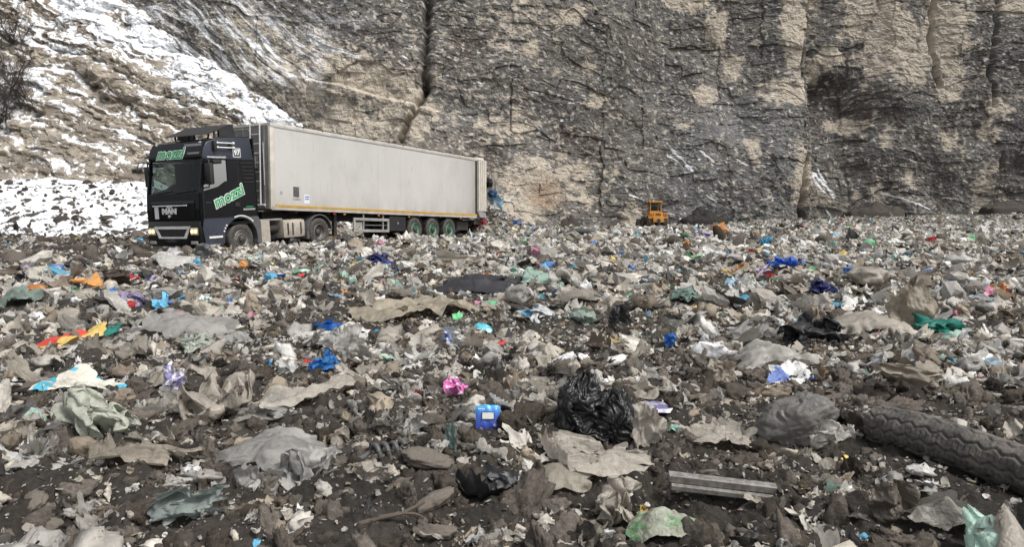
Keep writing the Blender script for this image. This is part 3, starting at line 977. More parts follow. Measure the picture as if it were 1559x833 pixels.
for s in (1, -1):
    hl = MB()
    hl.box(2.70, 2.81, *sorted((0.80 * s, 1.15 * s)), 0.72, 0.95, 0.03)
    h = hl.build("headlight", M['lens'], bum, True, TP)
    bl = MB()
    for yy in (0.90, 1.05):
        bl.lathe_y([(0.001, 0), (0.06, 0.0), (0.065, 0.01)], 16, (0, 0, 0))
        bmesh.ops.transform(bl.bm, matrix=Matrix.Translation((2.812, yy * s, 0.835)) @ Matrix.Rotation(math.radians(-90), 4, 'Z'), verts=list(bl.bm.verts)[-48:])
    bl.build("reflector", M['lamp'], h, True, TP)
    fl = MB()
    fl.box(2.74, 2.812, *sorted((0.80 * s, 1.10 * s)), 0.44, 0.54, 0.015)
    fl.build("fog_light", M['silver'], bum, True, TP)
    cl = MB()
    cl.tube([(2.36, s * 1.05, 3.50), (2.36, s * 0.95, 3.50)], 0.02)
    cl.build("marker_light", M['white'], cab, True, TP)

# roof spoiler on struts, twin horns, ladder bits
sp = MB()
sp.prism([(2.02, 3.76), (1.98, 3.80), (1.22, 4.10), (1.05, 4.11), (1.05, 4.06), (1.22, 4.04)], -1.02, 0.98)
for y0_, y1_ in ((0.90, 0.975), (-0.975, -0.90)):
    sp.prism([(1.62, 3.69), (1.62, 3.93), (1.22, 4.06), (1.06, 4.06), (0.98, 3.69)], y0_, y1_)
for y in (-0.9, 0.0, 0.9):
    sp.tube([(1.75, y, 3.66), (1.75, y, 3.85)], 0.03)
    sp.tube([(1.25, y, 3.68), (1.15, y, 4.05)], 0.03)
sp.build("roof_spoiler", M['plastic'], cab, False, TP)
hn = MB()
for z in (3.34, 3.48):
    hn.tube([(2.02, 1.30, z), (1.40, 1.30, z)], 0.022, 10)
    for x in (2.02, 1.40):
        hn.tube([(x + 0.035, 1.30, z), (x - 0.035, 1.30, z)], 0.042, 10)
hn.build("side_rail", M['badge'], cab, True, TP)
for q in ((2.02, 2.14, 1.22, 1.34, 3.24, 3.54, 0.02), (1.44, 1.52, 1.22, 1.31, 3.30, 3.52, 0.02)):
    hb = MB()
    hb.box(*q)
    hb.build("rail_bracket", M['plastic'], cab, True, TP)


# lettering
def letters(body, size, at_, right, up, mat, name, parent, bold=0.0, shear=0.0, depth=0.003, squash=1.0, tf=TP):
    me = text_mesh(body, size, depth, bold, shear, squash=squash)
    r, u = Vector(right).normalized(), Vector(up).normalized()
    n_ = r.cross(u)
    m = Matrix(((r.x, u.x, n_.x, at_[0]), (r.y, u.y, n_.y, at_[1]), (r.z, u.z, n_.z, at_[2]), (0, 0, 0, 1)))
    me.transform((tf @ m) if tf is not None else m)
    me.materials.append(mat)
    return link(name, me, parent)


SIDE = (-1, 0, 0)        # reading direction on the left flank
def sidetext(body, size, x, z, mat, name, parent, rise=0.0, bold=0.0, shear=0.0, y=CW + 0.004, depth=0.003, squash=1.0):
    return letters(body, size, (x, y, z), (-math.cos(rise), 0, math.sin(rise)), (math.sin(rise), 0, math.cos(rise)), mat, name, parent, bold, shear, depth, squash)


rise = math.radians(21)
sidetext("mozzi", 0.52, 1.63, 1.86, M['white'], "lettering", cab, rise, 0.032, 0.12, CW + 0.003, 0.002, 1.0)
sidetext("mozzi", 0.52, 1.63, 1.86, M['green'], "lettering", cab, rise, 0.008, 0.12, CW + 0.008, 0.002, 1.0)
fu = Vector((-0.22, 0, 1)).normalized()
letters("mozzi", 0.50, (2.527, -0.20, 3.20), (0, 1, 0), fu, M['white'], "lettering", vis, 0.030, 0.25, 0.003, 1.05)
letters("mozzi", 0.50, (2.534, -0.20, 3.20), (0, 1, 0), fu, M['green'], "lettering", vis, 0.008, 0.25, 0.003, 1.05)
letters("MAN", 0.22, (2.79, -0.10, 1.44), (0, 1, 0), (0, 0, 1), M['badge'], "lettering", gri, 0.016, 0, 0.006, 1.35)
em = MB()        # small lion badge
em.prism([(0.0, 0.0), (0.05, 0.01), (0.07, 0.05), (0.045, 0.09), (0.0, 0.10), (-0.05, 0.08), (-0.075, 0.04), (-0.03, 0.045)], -0.004, 0.004, Matrix.Translation((2.788, -0.10, 1.25)) @ Matrix.Rotation(math.radians(-90), 4, 'Z'))
em.build("badge", M['badge'], gri, False, TP)
pl = MB()
pl.box(1.07, 1.37, CW + 0.010, CW + 0.016, 3.06, 3.34, 0.002)
pl.build("number_plate_border", M['white'], cab, False, TP)
pl = MB()
pl.box(1.095, 1.345, CW + 0.017, CW + 0.020, 3.085, 3.315)
pl.build("number_plate", M['navy'], cab, False, TP)
sidetext("97", 0.22, 1.22, 3.20, M['white'], "lettering", cab, 0, 0.008, 0, CW + 0.023)
sidetext("www.autotrasportimozzi.it", 0.088, 2.0, 3.055, M['white'], "lettering", cab, 0, 0.002, 0, CW + 0.0175, 0.002, 0.72)
sd = MB()
sd.box(0.62, 1.10, CW - 0.002, CW + 0.008, 1.40, 1.46, 0.002)
sd.build("side_strip", M['silver'], cab, False, TP)
sd = MB()
sd.box(0.68, 0.98, CW - 0.002, CW + 0.008, 1.50, 1.525, 0.002)
sd.build("green_strip", M['green'], cab, False, TP)
dh = MB()
dh.box(1.24, 1.42, CW - 0.002, CW + 0.03, 1.52, 1.66, 0.02)
dh.box(2.30, 2.52, CW - 0.002, CW + 0.012, 1.66, 1.70, 0.004)
dh.build("door_handle", M['plastic'], cab, False, TP)
ds_ = MB()       # door seams as thin dark beads
ds_.tube([(1.20, CW + 0.002, 1.2), (1.22, CW + 0.002, 2.2), (1.20, CW + 0.002, 2.97)], 0.008, 6)
ds_.tube([(2.60, CW + 0.002, 1.2), (2.58, CW + 0.002, 2.0)], 0.008, 6)
ds_.tube([(2.60, CW + 0.002, 1.2), (0.52, CW + 0.002, 1.2)], 0.008, 6)
ds_.build("door_seam", M['plastic'], cab, False, TP)

# tractor frame, tank, batteries, rear mudguards
cz = MB()
for y in (0.38, -0.38):
    cz.box(-3.3, 2.5, y - 0.05, y + 0.05, 0.72, 0.98)
cz.box(-3.1, -1.5, -0.55, 0.55, 0.98, 1.10)
cz.tube([(-2.29, -1.0, 0.5), (-2.29, 1.0, 0.5)], 0.11, 10)
cz.tube([(1.24, -1.0, 0.5), (1.24, 1.0, 0.5)], 0.08, 10)
cz.box(0.6, 2.3, -0.45, 0.45, 0.45, 1.0)
cz.build("tractor_frame", M['chassis'], truck, False, TP)
bt = MB()
bt.box(0.02, 0.42, 0.62, 1.20, 0.30, 1.02, 0.02)
bt.build("battery_box", M['tank'], truck, False, TP)
bt = MB()
bt.box(-0.55, 0.40, 0.60, 1.18, 1.022, 1.07, 0.01)
bt.build("catwalk", M['silver'], truck, False, TP)
at_ = MB()
at_.tube([(-0.1, 0.9, 0.75), (-0.5, 0.9, 0.75)], 0.17, 14)
at_.tube([(-0.1, 0.75, 0.45), (-0.55, 0.75, 0.45)], 0.13, 14)
at_.build("air_tank", M['chassis'], truck, True, TP)
tk = MB()
tk.box(-1.62, -0.58, 0.52, 1.20, 0.38, 1.02, 0.13)
tank = tk.build("fuel_tank", M['tank'], truck, True, TP)
ts = MB()
for x in (-0.78, -1.0, -1.38):
    for a, b, cc, d in ((0.50, 1.215, 1.012, 1.030), (0.50, 1.215, 0.37, 0.385)):
        ts.box(x - 0.03, x + 0.03, a + 0.1, b - 0.1, cc, d)
    ts.box(x - 0.03, x + 0.03, 1.196, 1.214, 0.50, 0.90)
ts.build("tank_strap", M['chassis'], tank, False, TP)
for s in (1, -1):
    mg = MB()
    y0, y1 = sorted((0.62 * s, 1.24 * s))
    mg.lathe_y([(0.60, y0), (0.60, y1), (0.635, y1), (0.635, y0)], 20, (-2.29, 0, 0.5), math.radians(5), math.radians(172))
    mg.box(-2.29 + 0.56, -2.29 + 0.66, y0, y1, 0.30, 0.56)
    mg.build("rear_mudguard", M['greyplastic'], truck, True, TP)
# coiled air lines between cab and trailer
hl = MB()
for k, y in enumerate((-0.3, -0.1, 0.15)):
    hl.tube([(0.52, y, 1.6), (0.35, y + 0.1, 1.35), (0.15, y + 0.05, 1.45), (0.02, y, 1.9)], 0.018, 6)
hl.build("air_line", M['plastic'], truck, True, None)

# ------------------------------------------------------------------ trailer
L, H0, H1, TW = 13.0, 1.10, 3.95, 1.25
t = MB()
t.box(-L, 0, -TW, TW, H0, H1 - 0.0, 0.02)
box_ = MB()
W_ = 0.04
t.bm.clear()
t.box(-L, 0, TW - W_, TW, H0 + 0.16, H1 - 0.14)
t.box(-L, 0, -TW, -TW + W_, H0 + 0.16, H1 - 0.14)
t.box(-L, -W_, -TW + W_, TW - W_, H0 + 0.16, H1 - 0.14)
t.box(-L, 0, -TW, TW, H0 + 0.03, H0 + 0.16 - 0.003)
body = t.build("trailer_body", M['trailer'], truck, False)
ft = MB()
ft.box(0.002, 0.03, -TW + 0.03, TW - 0.10, H0 + 0.02, H1 - 0.08)
for y in (-0.9, -0.45, 0.0, 0.98):
    ft.box(0.031, 0.06, y - 0.03, y + 0.03, H0 + 0.05, H1 - 0.1)
ft.box(0.031, 0.20, -0.9, 0.7, H0 + 1.35, H0 + 1.75, 0.02)
ft.build("front_wall", M['frontgrey'], body, False)
cp = MB()
cp.box(-0.16, 0.035, TW - 0.10, TW + 0.012, H0, H1 - 0.10, 0.03)
cp.build("corner_post", mat_plain("pale_post", (0.62, 0.58, 0.51), 0.45, 0.1, 0.2), body, True)
tr = MB()
tr.box(-L, 0.03, TW - 0.06, TW + 0.025, H1 - 0.14, H1, 0.02)
tr.box(-L, 0.03, -TW - 0.025, -TW + 0.06, H1 - 0.14, H1, 0.02)
tr.box(-0.06, 0.03, -TW + 0.06, TW - 0.06, H1 - 0.14, H1 - 0.01)
tr.build("top_rail", mat_plain("rail_aluminium", (0.60, 0.57, 0.52), 0.45, 0.2, 0.2), body, True)
tl = MB()     # rolled tarpaulin over the open top
ys = np.linspace(-TW + 0.07, TW - 0.07, 9)
for k in range(8):
    tl.quad((-L, ys[k], H1 - 0.03 - 0.12 * (ys[k] / TW) ** 2 + 0.03), (-L, ys[k + 1], H1 - 0.12 * (ys[k + 1] / TW) ** 2), (-0.06, ys[k + 1], H1 - 0.12 * (ys[k + 1] / TW) ** 2), (-0.06, ys[k], H1 - 0.12 * (ys[k] / TW) ** 2))
tl.build("roof_tarpaulin", M['greyplastic'], body, True)
ro = MB()
ro.tube([(-1.2 - 0 * k, TW - 0.02, H1 + 0.0) for k in range(1)] + [(-L + 0.2, TW - 0.02, H1 + 0.015)], 0.03, 8)
for k in range(12):
    ro.box(-1.5 - k * 0.95, -1.44 - k * 0.95, TW - 0.05, TW + 0.032, H1 - 0.02, H1 + 0.03)
ro.build("tarpaulin_roll", M['plastic'], body, True)
st = MB()
st.box(-L, -0.17, TW + 0.002, TW + 0.02, H0 + 0.085, H0 + 0.165)
st.build("orange_stripe", M['orange'], body, False)
st = MB()
st.box(-L, -0.0, TW - 0.03, TW + 0.012, H0 - 0.02, H0 + 0.08, 0.01)
st.build("sill_rail", mat_plain("sill_aluminium", (0.55, 0.51, 0.45), 0.45, 0.2, 0.3), body, False)
for (x0, x1, z0, z1, mname) in ((-1.25, -0.98, 1.55, 1.9, 'greyplastic'), (-1.75, -1.5, 1.34, 1.66, 'white'), (-0.48, -0.38, 1.62, 1.72, 'silver'), (-1.3, -0.95, 1.45, 1.51, 'silver')):
    q = MB()
    q.box(x0, x1, TW + 0.001, TW + 0.008, z0, z1)
    q.build("notice_plate", M[mname], body, False)
q = MB()
for z in (1.56, 1.48):
    q.box(-1.72, -1.53, TW + 0.0085, TW + 0.011, z, z + 0.035)
q.build("notice_print", M['blue'], body, False)
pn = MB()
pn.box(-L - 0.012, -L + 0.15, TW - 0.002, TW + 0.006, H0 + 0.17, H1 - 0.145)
pn.build("gap_shade_strip", M['plastic'], body, False)  # dark strip added for the shaded gap between panel end and rear posts
ld = MB()
for y in (0.90, 0.46):
    ld.tube([(0.14, y, H0 + 0.12), (0.14, y, H1 + 0.02)], 0.024, 8)
for k in range(9):
    z = H0 + 0.3 + k * 0.31
    ld.tube([(0.14, 0.46, z), (0.14, 0.90, z)], 0.015, 8)
ld.tube([(0.14, 0.46, H0 + 0.14), (0.14, 1.1, H0 + 0.14)], 0.03, 8)
ld.build("ladder", M['badge'], body, True)
fr2 = MB()
fr2.tube([(0.10, 0.46, H1 - 0.75), (0.10, 0.40, H1 - 0.75), (0.10, -0.3, H1 - 0.75)], 0.014, 6)
fr2.tube([(0.10, 0.40, H1 - 0.75), (0.10, 0.40, H1 - 0.25), (0.10, 0.30, H1 - 0.17), (0.10, -0.6, H1 - 0.17)], 0.014, 6)
fr2.tube([(0.05, -0.1, H1 + 0.05), (0.05, 0.0, H1 + 0.22), (0.05, 0.12, H1 + 0.25), (0.05, 0.2, H1 + 0.05)], 0.016, 6)
fr2.tube([(0.05, 0.35, H1 + 0.02), (0.05, 0.42, H1 + 0.2), (0.05, 0.6, H1 + 0.22), (0.05, 0.7, H1)], 0.016, 6)
fr2.tube([(0.10, 1.05, H0 + 0.8), (0.12, 1.02, H0 + 2.2)], 0.02, 6)
fr2.build("pipe_work", M['silver'], body, True)
# open rear: frame post with ribs, folded flap, rear door swung away
rf = MB()
rf.box(-L - 0.62, -L - 0.0, TW - 0.10, TW + 0.005, H0 + 0.30, H1 + 0.0)
for x in (-L - 0.06, -L - 0.25, -L - 0.44, -L - 0.62):
    rf.box(x - 0.05, x + 0.05, TW + 0.006, TW + 0.14, H0 + 0.32, H1 - 0.06, 0.015)
rf.box(-L - 0.64, -L + 0.02, -TW, TW, H1 - 0.0 + 0.002, H1 + 0.05)
rf.box(-L - 0.62, -L, -TW - 0.005, -TW + 0.10, H0 + 0.30, H1)
rf.build("rear_frame", mat_plain("rear_post_aluminium", (0.70, 0.66, 0.58), 0.5, 0.0, 0.15), body, False)
fp = MB()
fp.prism([(-L + 0.02, H0 + 0.28), (-L - 0.62, H0 + 0.28), (-L - 0.78, H0 + 0.02), (-L - 0.12, H0 + 0.02)], TW - 0.02, TW + 0.10, None)
fp.build("rear_flap", mat_plain("flap_steel", (0.40, 0.40, 0.42), 0.45, 0.3, 0.3), body, False)
ch_ = MB()
for y in (0.42, -0.42):
    ch_.box(-L + 0.1, -0.3, y - 0.06, y + 0.06, 0.80, 1.05)
for x in np.arange(-12.4, -0.5, 0.8):
    ch_.box(x - 0.03, x + 0.03, -1.2, 1.2, 1.0, 1.09)
for xx in (-8.04, -9.35, -10.66):
    ch_.tube([(xx, -1.0, 0.5), (xx, 1.0, 0.5)], 0.075, 10)
    ch_.box(xx - 0.1, xx + 0.35, 0.55, 0.70, 0.42, 0.85)
    ch_.box(xx - 0.1, xx + 0.35, -0.70, -0.55, 0.42, 0.85)
ch_.box(-L - 0.5, -L + 0.1, -1.15, 1.15, 0.78, 0.98)
ch_.box(-12.6, -11.6, 0.7, 1.0, 0.5, 0.9)
ch_.build("trailer_frame", M['chassis'], truck, False)
wg = MB()
for xx in (-8.04, -9.35, -10.66):
    wg.lathe_y([(0.545, 0.86), (0.545, 1.23), (0.565, 1.23), (0.565, 0.86)], 16, (xx, 0, 0.5), math.radians(20), math.radians(165))
wg.build("axle_mudguard", M['plastic'], truck, True)
for s in (1, -1):
    lg = MB()
    lg.box(-3.40, -3.26, s * 0.95 - 0.07, s * 0.95 + 0.07, 0.28, 1.05)
    lg.box(-3.50, -3.16, s * 0.95 - 0.14, s * 0.95 + 0.14, 0.22, 0.28)
    lg.build("landing_leg", M['chassis'], truck, False)
sg = MB()
for z in (0.86, 0.42):
    sg.box(-6.25, -4.15, 1.17, 1.21, z - 0.055, z + 0.055, 0.01)
for x in (-4.17, -6.23):
    sg.box(x - 0.05, x + 0.05, 1.165, 1.212, 0.365, 0.915)
for x in (-4.75, -5.95):
    sg.box(x - 0.03, x + 0.03, 1.12, 1.168, 0.42, 1.08)
sg.tube([(-4.2, 1.14, 0.64), (-6.2, 1.14, 0.64)], 0.012, 6)
sg.build("side_guard", M['silver'], truck, False)
tb = MB()
tb.box(-7.40, -6.32, 0.65, 1.20, 0.42, 1.02, 0.02)
tbx = tb.build("tool_box", M['plastic'], truck, False)
tb = MB()
tb.box(-6.9, -6.82, 1.20, 1.22, 0.70, 0.78, 0.005)
tb.build("latch", M['silver'], tbx, False)
for x, m_ in ((-3.05, 'redlens'), (-3.6, 'amber'), (-5.6, 'amber'), (-7.6, 'amber'), (-11.6, 'amber')):
    q = MB()
    q.box(x - 0.06, x + 0.06, 1.20, 1.235, 1.0, 1.05, 0.01)
    q.build("marker_light", M[m_], body, True)
lp = MB()
lp.box(-L - 0.55, -L - 0.45, -1.2, 1.2, 0.5, 0.62)
lp.box(-L - 0.52, -L - 0.47, 0.5, 0.6, 0.6, 1.0)
lp.box(-L - 0.52, -L - 0.47, -0.6, -0.5, 0.6, 1.0)
und = lp.build("underrun_bar", M['silver'], truck, False)
tlm = MB()
tlm.box(-L - 0.57, -L - 0.52, 0.8, 1.15, 0.66, 0.78, 0.01)
tlm.box(-L - 0.57, -L - 0.52, -1.15, -0.8, 0.66, 0.78, 0.01)
tlm.build("tail_light", M['redlens'], und, True)

# ------------------------------------------------------------------ wheel loader in front of the far cliff, seen from behind
LX, LY = (995 - 779.5) / F_PX * 88.0, 88.0
LZ = float(base_z(LX, LY))
ldr = empty("wheel_loader", (LX, LY, LZ + 0.0), (0, 0, math.radians(4)))
tag(ldr, "small yellow wheel loader parked below the cliff, its back to the viewer", "loader")
b = MB()
b.box(-0.62, 0.62, -2.2, 0.4, 1.0, 1.95, 0.08)
b.box(-0.70, 0.70, -2.45, -1.9, 0.75, 1.45, 0.06)
b.box(-0.5, 0.5, 0.4, 2.4, 0.8, 1.3, 0.05)
b.build("body", M['yellow'], ldr, True)
ldr.scale = (0.90, 0.88, 0.96)
b = MB()
for k in range(5):
    b.box(-0.35, 0.35, -2.225, -2.20, 1.52 + k * 0.07, 1.545 + k * 0.07)
b.box(-0.02, 0.02, -2.225, -2.2, 1.5, 1.95)
b.lathe_y([(0.001, -2.47), (0.2, -2.47), (0.26, -2.45)], 16, (0, 0, 0.95))
b.build("grille", M['plastic'], ldr, False)
b = MB()
for x in (-0.72, 0.66):
    for y in (-0.9, 0.55):
        b.box(x, x + 0.06 + 0.02, y, y + 0.08, 1.9, 3.15)
b.box(-0.85, 0.85, -1.05, 0.75, 3.15, 3.32, 0.05)
b.box(-0.70, 0.70, -0.9, 0.6, 1.7, 2.15, 0.03)
cabl = b.build("cab", M['yellow'], ldr, False)
b = MB()
b.quad((-0.64, -0.86, 2.15), (0.64, -0.86, 2.15), (0.64, -0.86, 3.14), (-0.64, -0.86, 3.14))
b.build("window", M['glass'], cabl, False)
b = MB()
b.quad((-0.64, 0.6, 2.15), (0.64, 0.6, 2.15), (0.64, 0.6, 3.14), (-0.64, 0.6, 3.14))
b.build("window", M['glass'], cabl, False)
b = MB()
b.box(-0.3, 0.3, -0.5, 0.0, 2.0, 2.7, 0.08)
b.build("seat", M['seat'], cabl, True)
for s in (1, -1):
    for yy in (-1.4, 1.7):
        w = MB()
        y0, y1 = 0.0, 0.0
        xo = s * 1.22
        pr = [(0.36, 0), (0.62, 0.0), (0.70, 0.05), (0.72, 0.1), (0.72, 0.42), (0.70, 0.48), (0.62, 0.52), (0.36, 0.52)]
        w.lathe_y(pr, 28, (0, 0, 0))
        for k in range(20):
            a = 2 * math.pi * k / 20
            w.box(0.70, 0.78, 0.02, 0.5, -0.05, 0.05, 0, Matrix.Rotation(a, 4, 'Y'))
        bmesh.ops.transform(w.bm, matrix=Matrix.Translation((xo - (0.52 if s > 0 else 0), yy, 0.74)) @ Matrix.Rotation(math.radians(-90), 4, 'Z'), verts=w.bm.verts)
        ww = w.build("wheel", M['rubber'], ldr, False)
        rr = MB()
        rr.tube([(xo - s * 0.1, yy, 0.74), (xo - s * 0.3, yy, 0.74)], 0.36, 20)
        rr.build("rim", M['yellow'], ww, False)
    f = MB()
    f.box(*sorted((s * 0.66, s * 1.25)), -2.15, -0.7, 1.5, 1.58, 0.02)
    f.box(*sorted((s * 0.66, s * 1.25)), -2.2, -2.12, 1.2, 1.58, 0.02)
    f.build("fender", M['yellow'], ldr, False)
    f = MB()
    f.box(*sorted((s * 0.72, s * 1.1)), -2.28, -2.2, 1.58, 1.9, 0.03)
    tl_ = f.build("lamp_housing", M['yellow'], ldr, False)
    f = MB()
    f.box(*sorted((s * 0.8, s * 1.0)), -2.30, -2.28, 1.62, 1.78, 0.005)
    f.build("tail_light", M['redlens'], tl_, False)
f = MB()
f.tube([(0.45, -1.2, 1.9), (0.45, -1.2, 2.7)], 0.06, 10)
f.build("exhaust", M['chassis'], ldr, True)
f = MB()
f.prism([(3.4, 0.2), (4.2, 0.15), (4.3, 0.35), (3.6, 1.3), (3.4, 1.3)], -1.45, 1.45, Matrix.Rotation(math.radians(90), 4, 'Z'))
f.build("bucket", M['chassis'], ldr, False)
f = MB()
for x in (-0.5, 0.5):
    f.tube([(x, 1.6, 1.5), (x, 2.6, 1.5), (x, 3.5, 0.8)], 0.12, 8)
f.build("lift_arm", M['yellow'], ldr, False)
# ------------------------------------------------------------------ refuse: shape makers
def sheet(seed, n=15, amp=0.30, freq=1.5, tall=0.30, ragged=0.3, dome=0.0, fold=True, strips=0.0):
    """a torn, crumpled piece of film about one unit across"""
    r = np.random.RandomState(seed)
    u, v = np.meshgrid(np.linspace(-1, 1, n), np.linspace(-1, 1, n), indexing='ij')
    o = r.uniform(-50, 50, 6)
    a = np.arctan2(v, u)
    rr = np.hypot(u, v)
    k = 1 + ragged * (noise(np.cos(a) * 1.2 + o[0], np.sin(a) * 1.2 + o[1], 0) + 0.7 * noise(np.cos(a) * 3.2 + o[2], np.sin(a) * 3.2, 4) + 0.5 * noise(u * 3.1 + o[2], v * 3.1, 9) * np.clip(rr, 0, 1))
    q = 1 - 0.22 * u * u * v * v
    x, y = u * k * q, v * k * q
    fx = freq
    px_, py_ = x * fx + o[3], y * fx + o[4]
    dx = amp * (noise(px_, py_, 1) + 0.3 * noise(px_ * 2.4, py_ * 2.4, 2))
    dy = amp * (noise(px_, py_, 5) + 0.3 * noise(px_ * 2.4, py_ * 2.4, 6))
    z = tall * (1.0 * noise(px_ * 0.8, py_ * 0.8, 9) + 0.35 * (0.3 - np.abs(noise(px_ * 2.2, py_ * 2.2, 15))) + 0.10 * noise(px_ * 7, py_ * 7, 18))
    for q_ in range(14):                       # sharp straight creases, long ones first
        th = r.uniform(0, math.pi)
        c0 = r.uniform(-0.8, 0.8)
        d = np.cos(th) * x + np.sin(th) * y - c0
        al = -np.sin(th) * x + np.cos(th) * y - r.uniform(-0.6, 0.6)
        wdt = 0.9 if q_ < 5 else 0.45
        z = z + tall * (0.75 if q_ < 5 else 0.55) * r.choice((-1, 1)) * np.maximum(0, 0.35 * wdt - np.abs(d)) * np.exp(-(al / wdt) ** 2) * 2.2
    z = z + dome * (1 - np.clip(rr, 0, 1.3) ** 2) + strips * np.abs(noise(px_ * 0.6, py_ * 5.0, 21))
    X_, Y_, Z_ = x + dx, y + dy, z
    if fold:
        for _ in range(r.randint(1, 3)):
            th = r.uniform(0, 2 * math.pi)
            nx_, ny_ = math.cos(th), math.sin(th)
            c0 = r.uniform(0.25, 0.6)
            d = np.maximum(nx_ * X_ + ny_ * Y_ - c0, 0)
            f = r.uniform(0.5, 2.6)
            X_, Y_, Z_ = X_ - nx_ * d * (1 - math.cos(f)), Y_ - ny_ * d * (1 - math.cos(f)), Z_ + d * math.sin(f) * 0.9
    V = np.stack([X_, Y_, Z_], -1).reshape(-1, 3) * 0.5
    V[:, 2] -= np.percentile(V[:, 2], 18)
    return V, grid_faces(n, n)


def ball(seed, n=20, crease=0.35, squash=0.7, neck=0.0):
    """a crumpled or stuffed bag about one unit across"""
    r = np.random.RandomState(seed)
    th, ph = np.meshgrid(np.linspace(0.02, math.pi - 0.02, n), np.linspace(0, 2 * math.pi, 2 * n, endpoint=False), indexing='ij')
    d = np.stack([np.sin(th) * np.cos(ph), np.sin(th) * np.sin(ph), np.cos(th)], -1)
    o = r.uniform(-50, 50, 3)
    p = d * 1.3 + o
    rad = 1 + 0.30 * noise(p[..., 0], p[..., 1], p[..., 2]) + crease * 0.22 * (0.3 - np.abs(noise(p[..., 0] * 3.3, p[..., 1] * 3.3, p[..., 2] * 3.3))) + crease * 0.10 * noise(p[..., 0] * 9, p[..., 1] * 9, p[..., 2] * 9)
    for q_ in range(20):
        nv_ = r.normal(size=3)
        nv_ /= np.linalg.norm(nv_)
        t_ = d @ nv_ - r.uniform(-0.6, 0.6)
        bv = r.normal(size=3)
        bv /= np.linalg.norm(bv)
        rad = rad + crease * 0.75 * r.choice((-1, 1, 1)) * np.maximum(0, 0.28 - np.abs(t_)) * sstep(-0.2, 0.9, d @ bv)
    rad = 0.5 * rad
    V = d * rad[..., None]
    w = 0.22 * crease
    V = V + w * np.stack([noise(p[..., 0] * 2.2, p[..., 1] * 2.2, p[..., 2] * 2.2 + k * 7) for k in (1, 2, 3)], -1)
    V[..., 2] *= squash
    if neck > 0:
        t = sstep(0.55, 0.15, th / math.pi * 2)
        s = 1 - 0.75 * np.sin(np.clip(t, 0, 1) * math.pi) * t
        V[..., 0] *= s
        V[..., 1] *= s
        V[..., 2] += neck * t * t
    V = V.reshape(-1, 3)
    V[:, 2] -= np.percentile(V[:, 2], 14)
    m = 2 * n
    i = np.arange(n - 1)[:, None] * m + np.arange(m)[None, :]
    j = np.arange(n - 1)[:, None] * m + (np.arange(m)[None, :] + 1) % m
    return V, np.stack([i, i + m, j + m, j], -1).reshape(-1, 4)


def lump(seed, sub=2, rough=0.5):
    bm = bmesh.new()
    bmesh.ops.create_icosphere(bm, subdivisions=sub, radius=0.5)
    V = np.array([v.co[:] for v in bm.verts])
    Fq = np.array([[v.index for v in f.verts] for f in bm.faces])
    bm.free()
    r = np.random.RandomState(seed)
    o = r.uniform(-50, 50, 3)
    p = V * 2.4 + o
    k = 1 + rough * (0.8 * noise(p[:, 0], p[:, 1], p[:, 2]) + 0.55 * np.abs(noise(p[:, 0] * 2.2, p[:, 1] * 2.2, p[:, 2] * 2.2)) + 0.32 * noise(p[:, 0] * 4.5, p[:, 1] * 4.5, p[:, 2] * 4.5) + 0.22 * noise(p[:, 0] * 9, p[:, 1] * 9, p[:, 2] * 9) * (sub > 2))
    V = V * k[:, None] * np.array([1.1, 0.95, 0.75])
    return V, Fq


def scatter_mesh(name, variants, xs, ys, sizes, mat, cols, tilt=0.6, sink=0.02, zs=None, flat=(0.7, 1.3), smooth=False):
    """many small pieces in one mesh"""
    n = len(xs)
    vi = RS.randint(0, len(variants), n)
    yw = RS.uniform(0, 2 * math.pi, n)
    tx, ty = RS.normal(0, tilt, n), RS.normal(0, tilt, n)
    zz = gz(xs, ys, False) if zs is None else zs
    Vs, Fs, Cs = [], [], []
    off = 0
    for k, (V0, F0) in enumerate(variants):
        idx = np.where(vi == k)[0]
        if not len(idx):
            continue
        sc = sizes[idx][:, None] * np.stack([np.exp(RS.normal(.04, .32, len(idx))), np.exp(RS.normal(-.08, .32, len(idx))), RS.uniform(*flat, len(idx))], -1)
        P = V0[None] * sc[:, None, :]
        c, s = np.cos(tx[idx])[:, None], np.sin(tx[idx])[:, None]
        y_, z_ = P[..., 1] * c - P[..., 2] * s, P[..., 1] * s + P[..., 2] * c
        c, s = np.cos(ty[idx])[:, None], np.sin(ty[idx])[:, None]
        x_, z_ = P[..., 0] * c + z_ * s, -P[..., 0] * s + z_ * c
        c, s = np.cos(yw[idx])[:, None], np.sin(yw[idx])[:, None]
        x2, y2 = x_ * c - y_ * s, x_ * s + y_ * c
        Q = np.stack([x2 + xs[idx][:, None], y2 + ys[idx][:, None], z_ + (zz[idx] + sizes[idx] * sink)[:, None]], -1)
        m = V0.shape[0]
        Vs.append(Q.reshape(-1, 3))
        Fs.append((F0[None] + (np.arange(len(idx)) * m)[:, None, None] + off).reshape(-1, F0.shape[1]))
        Cs.append(np.repeat(cols[idx], m, axis=0))
        off += len(idx) * m
    return mesh_np(name, np.concatenate(Vs), np.concatenate(Fs), mat, np.concatenate(Cs), smooth)


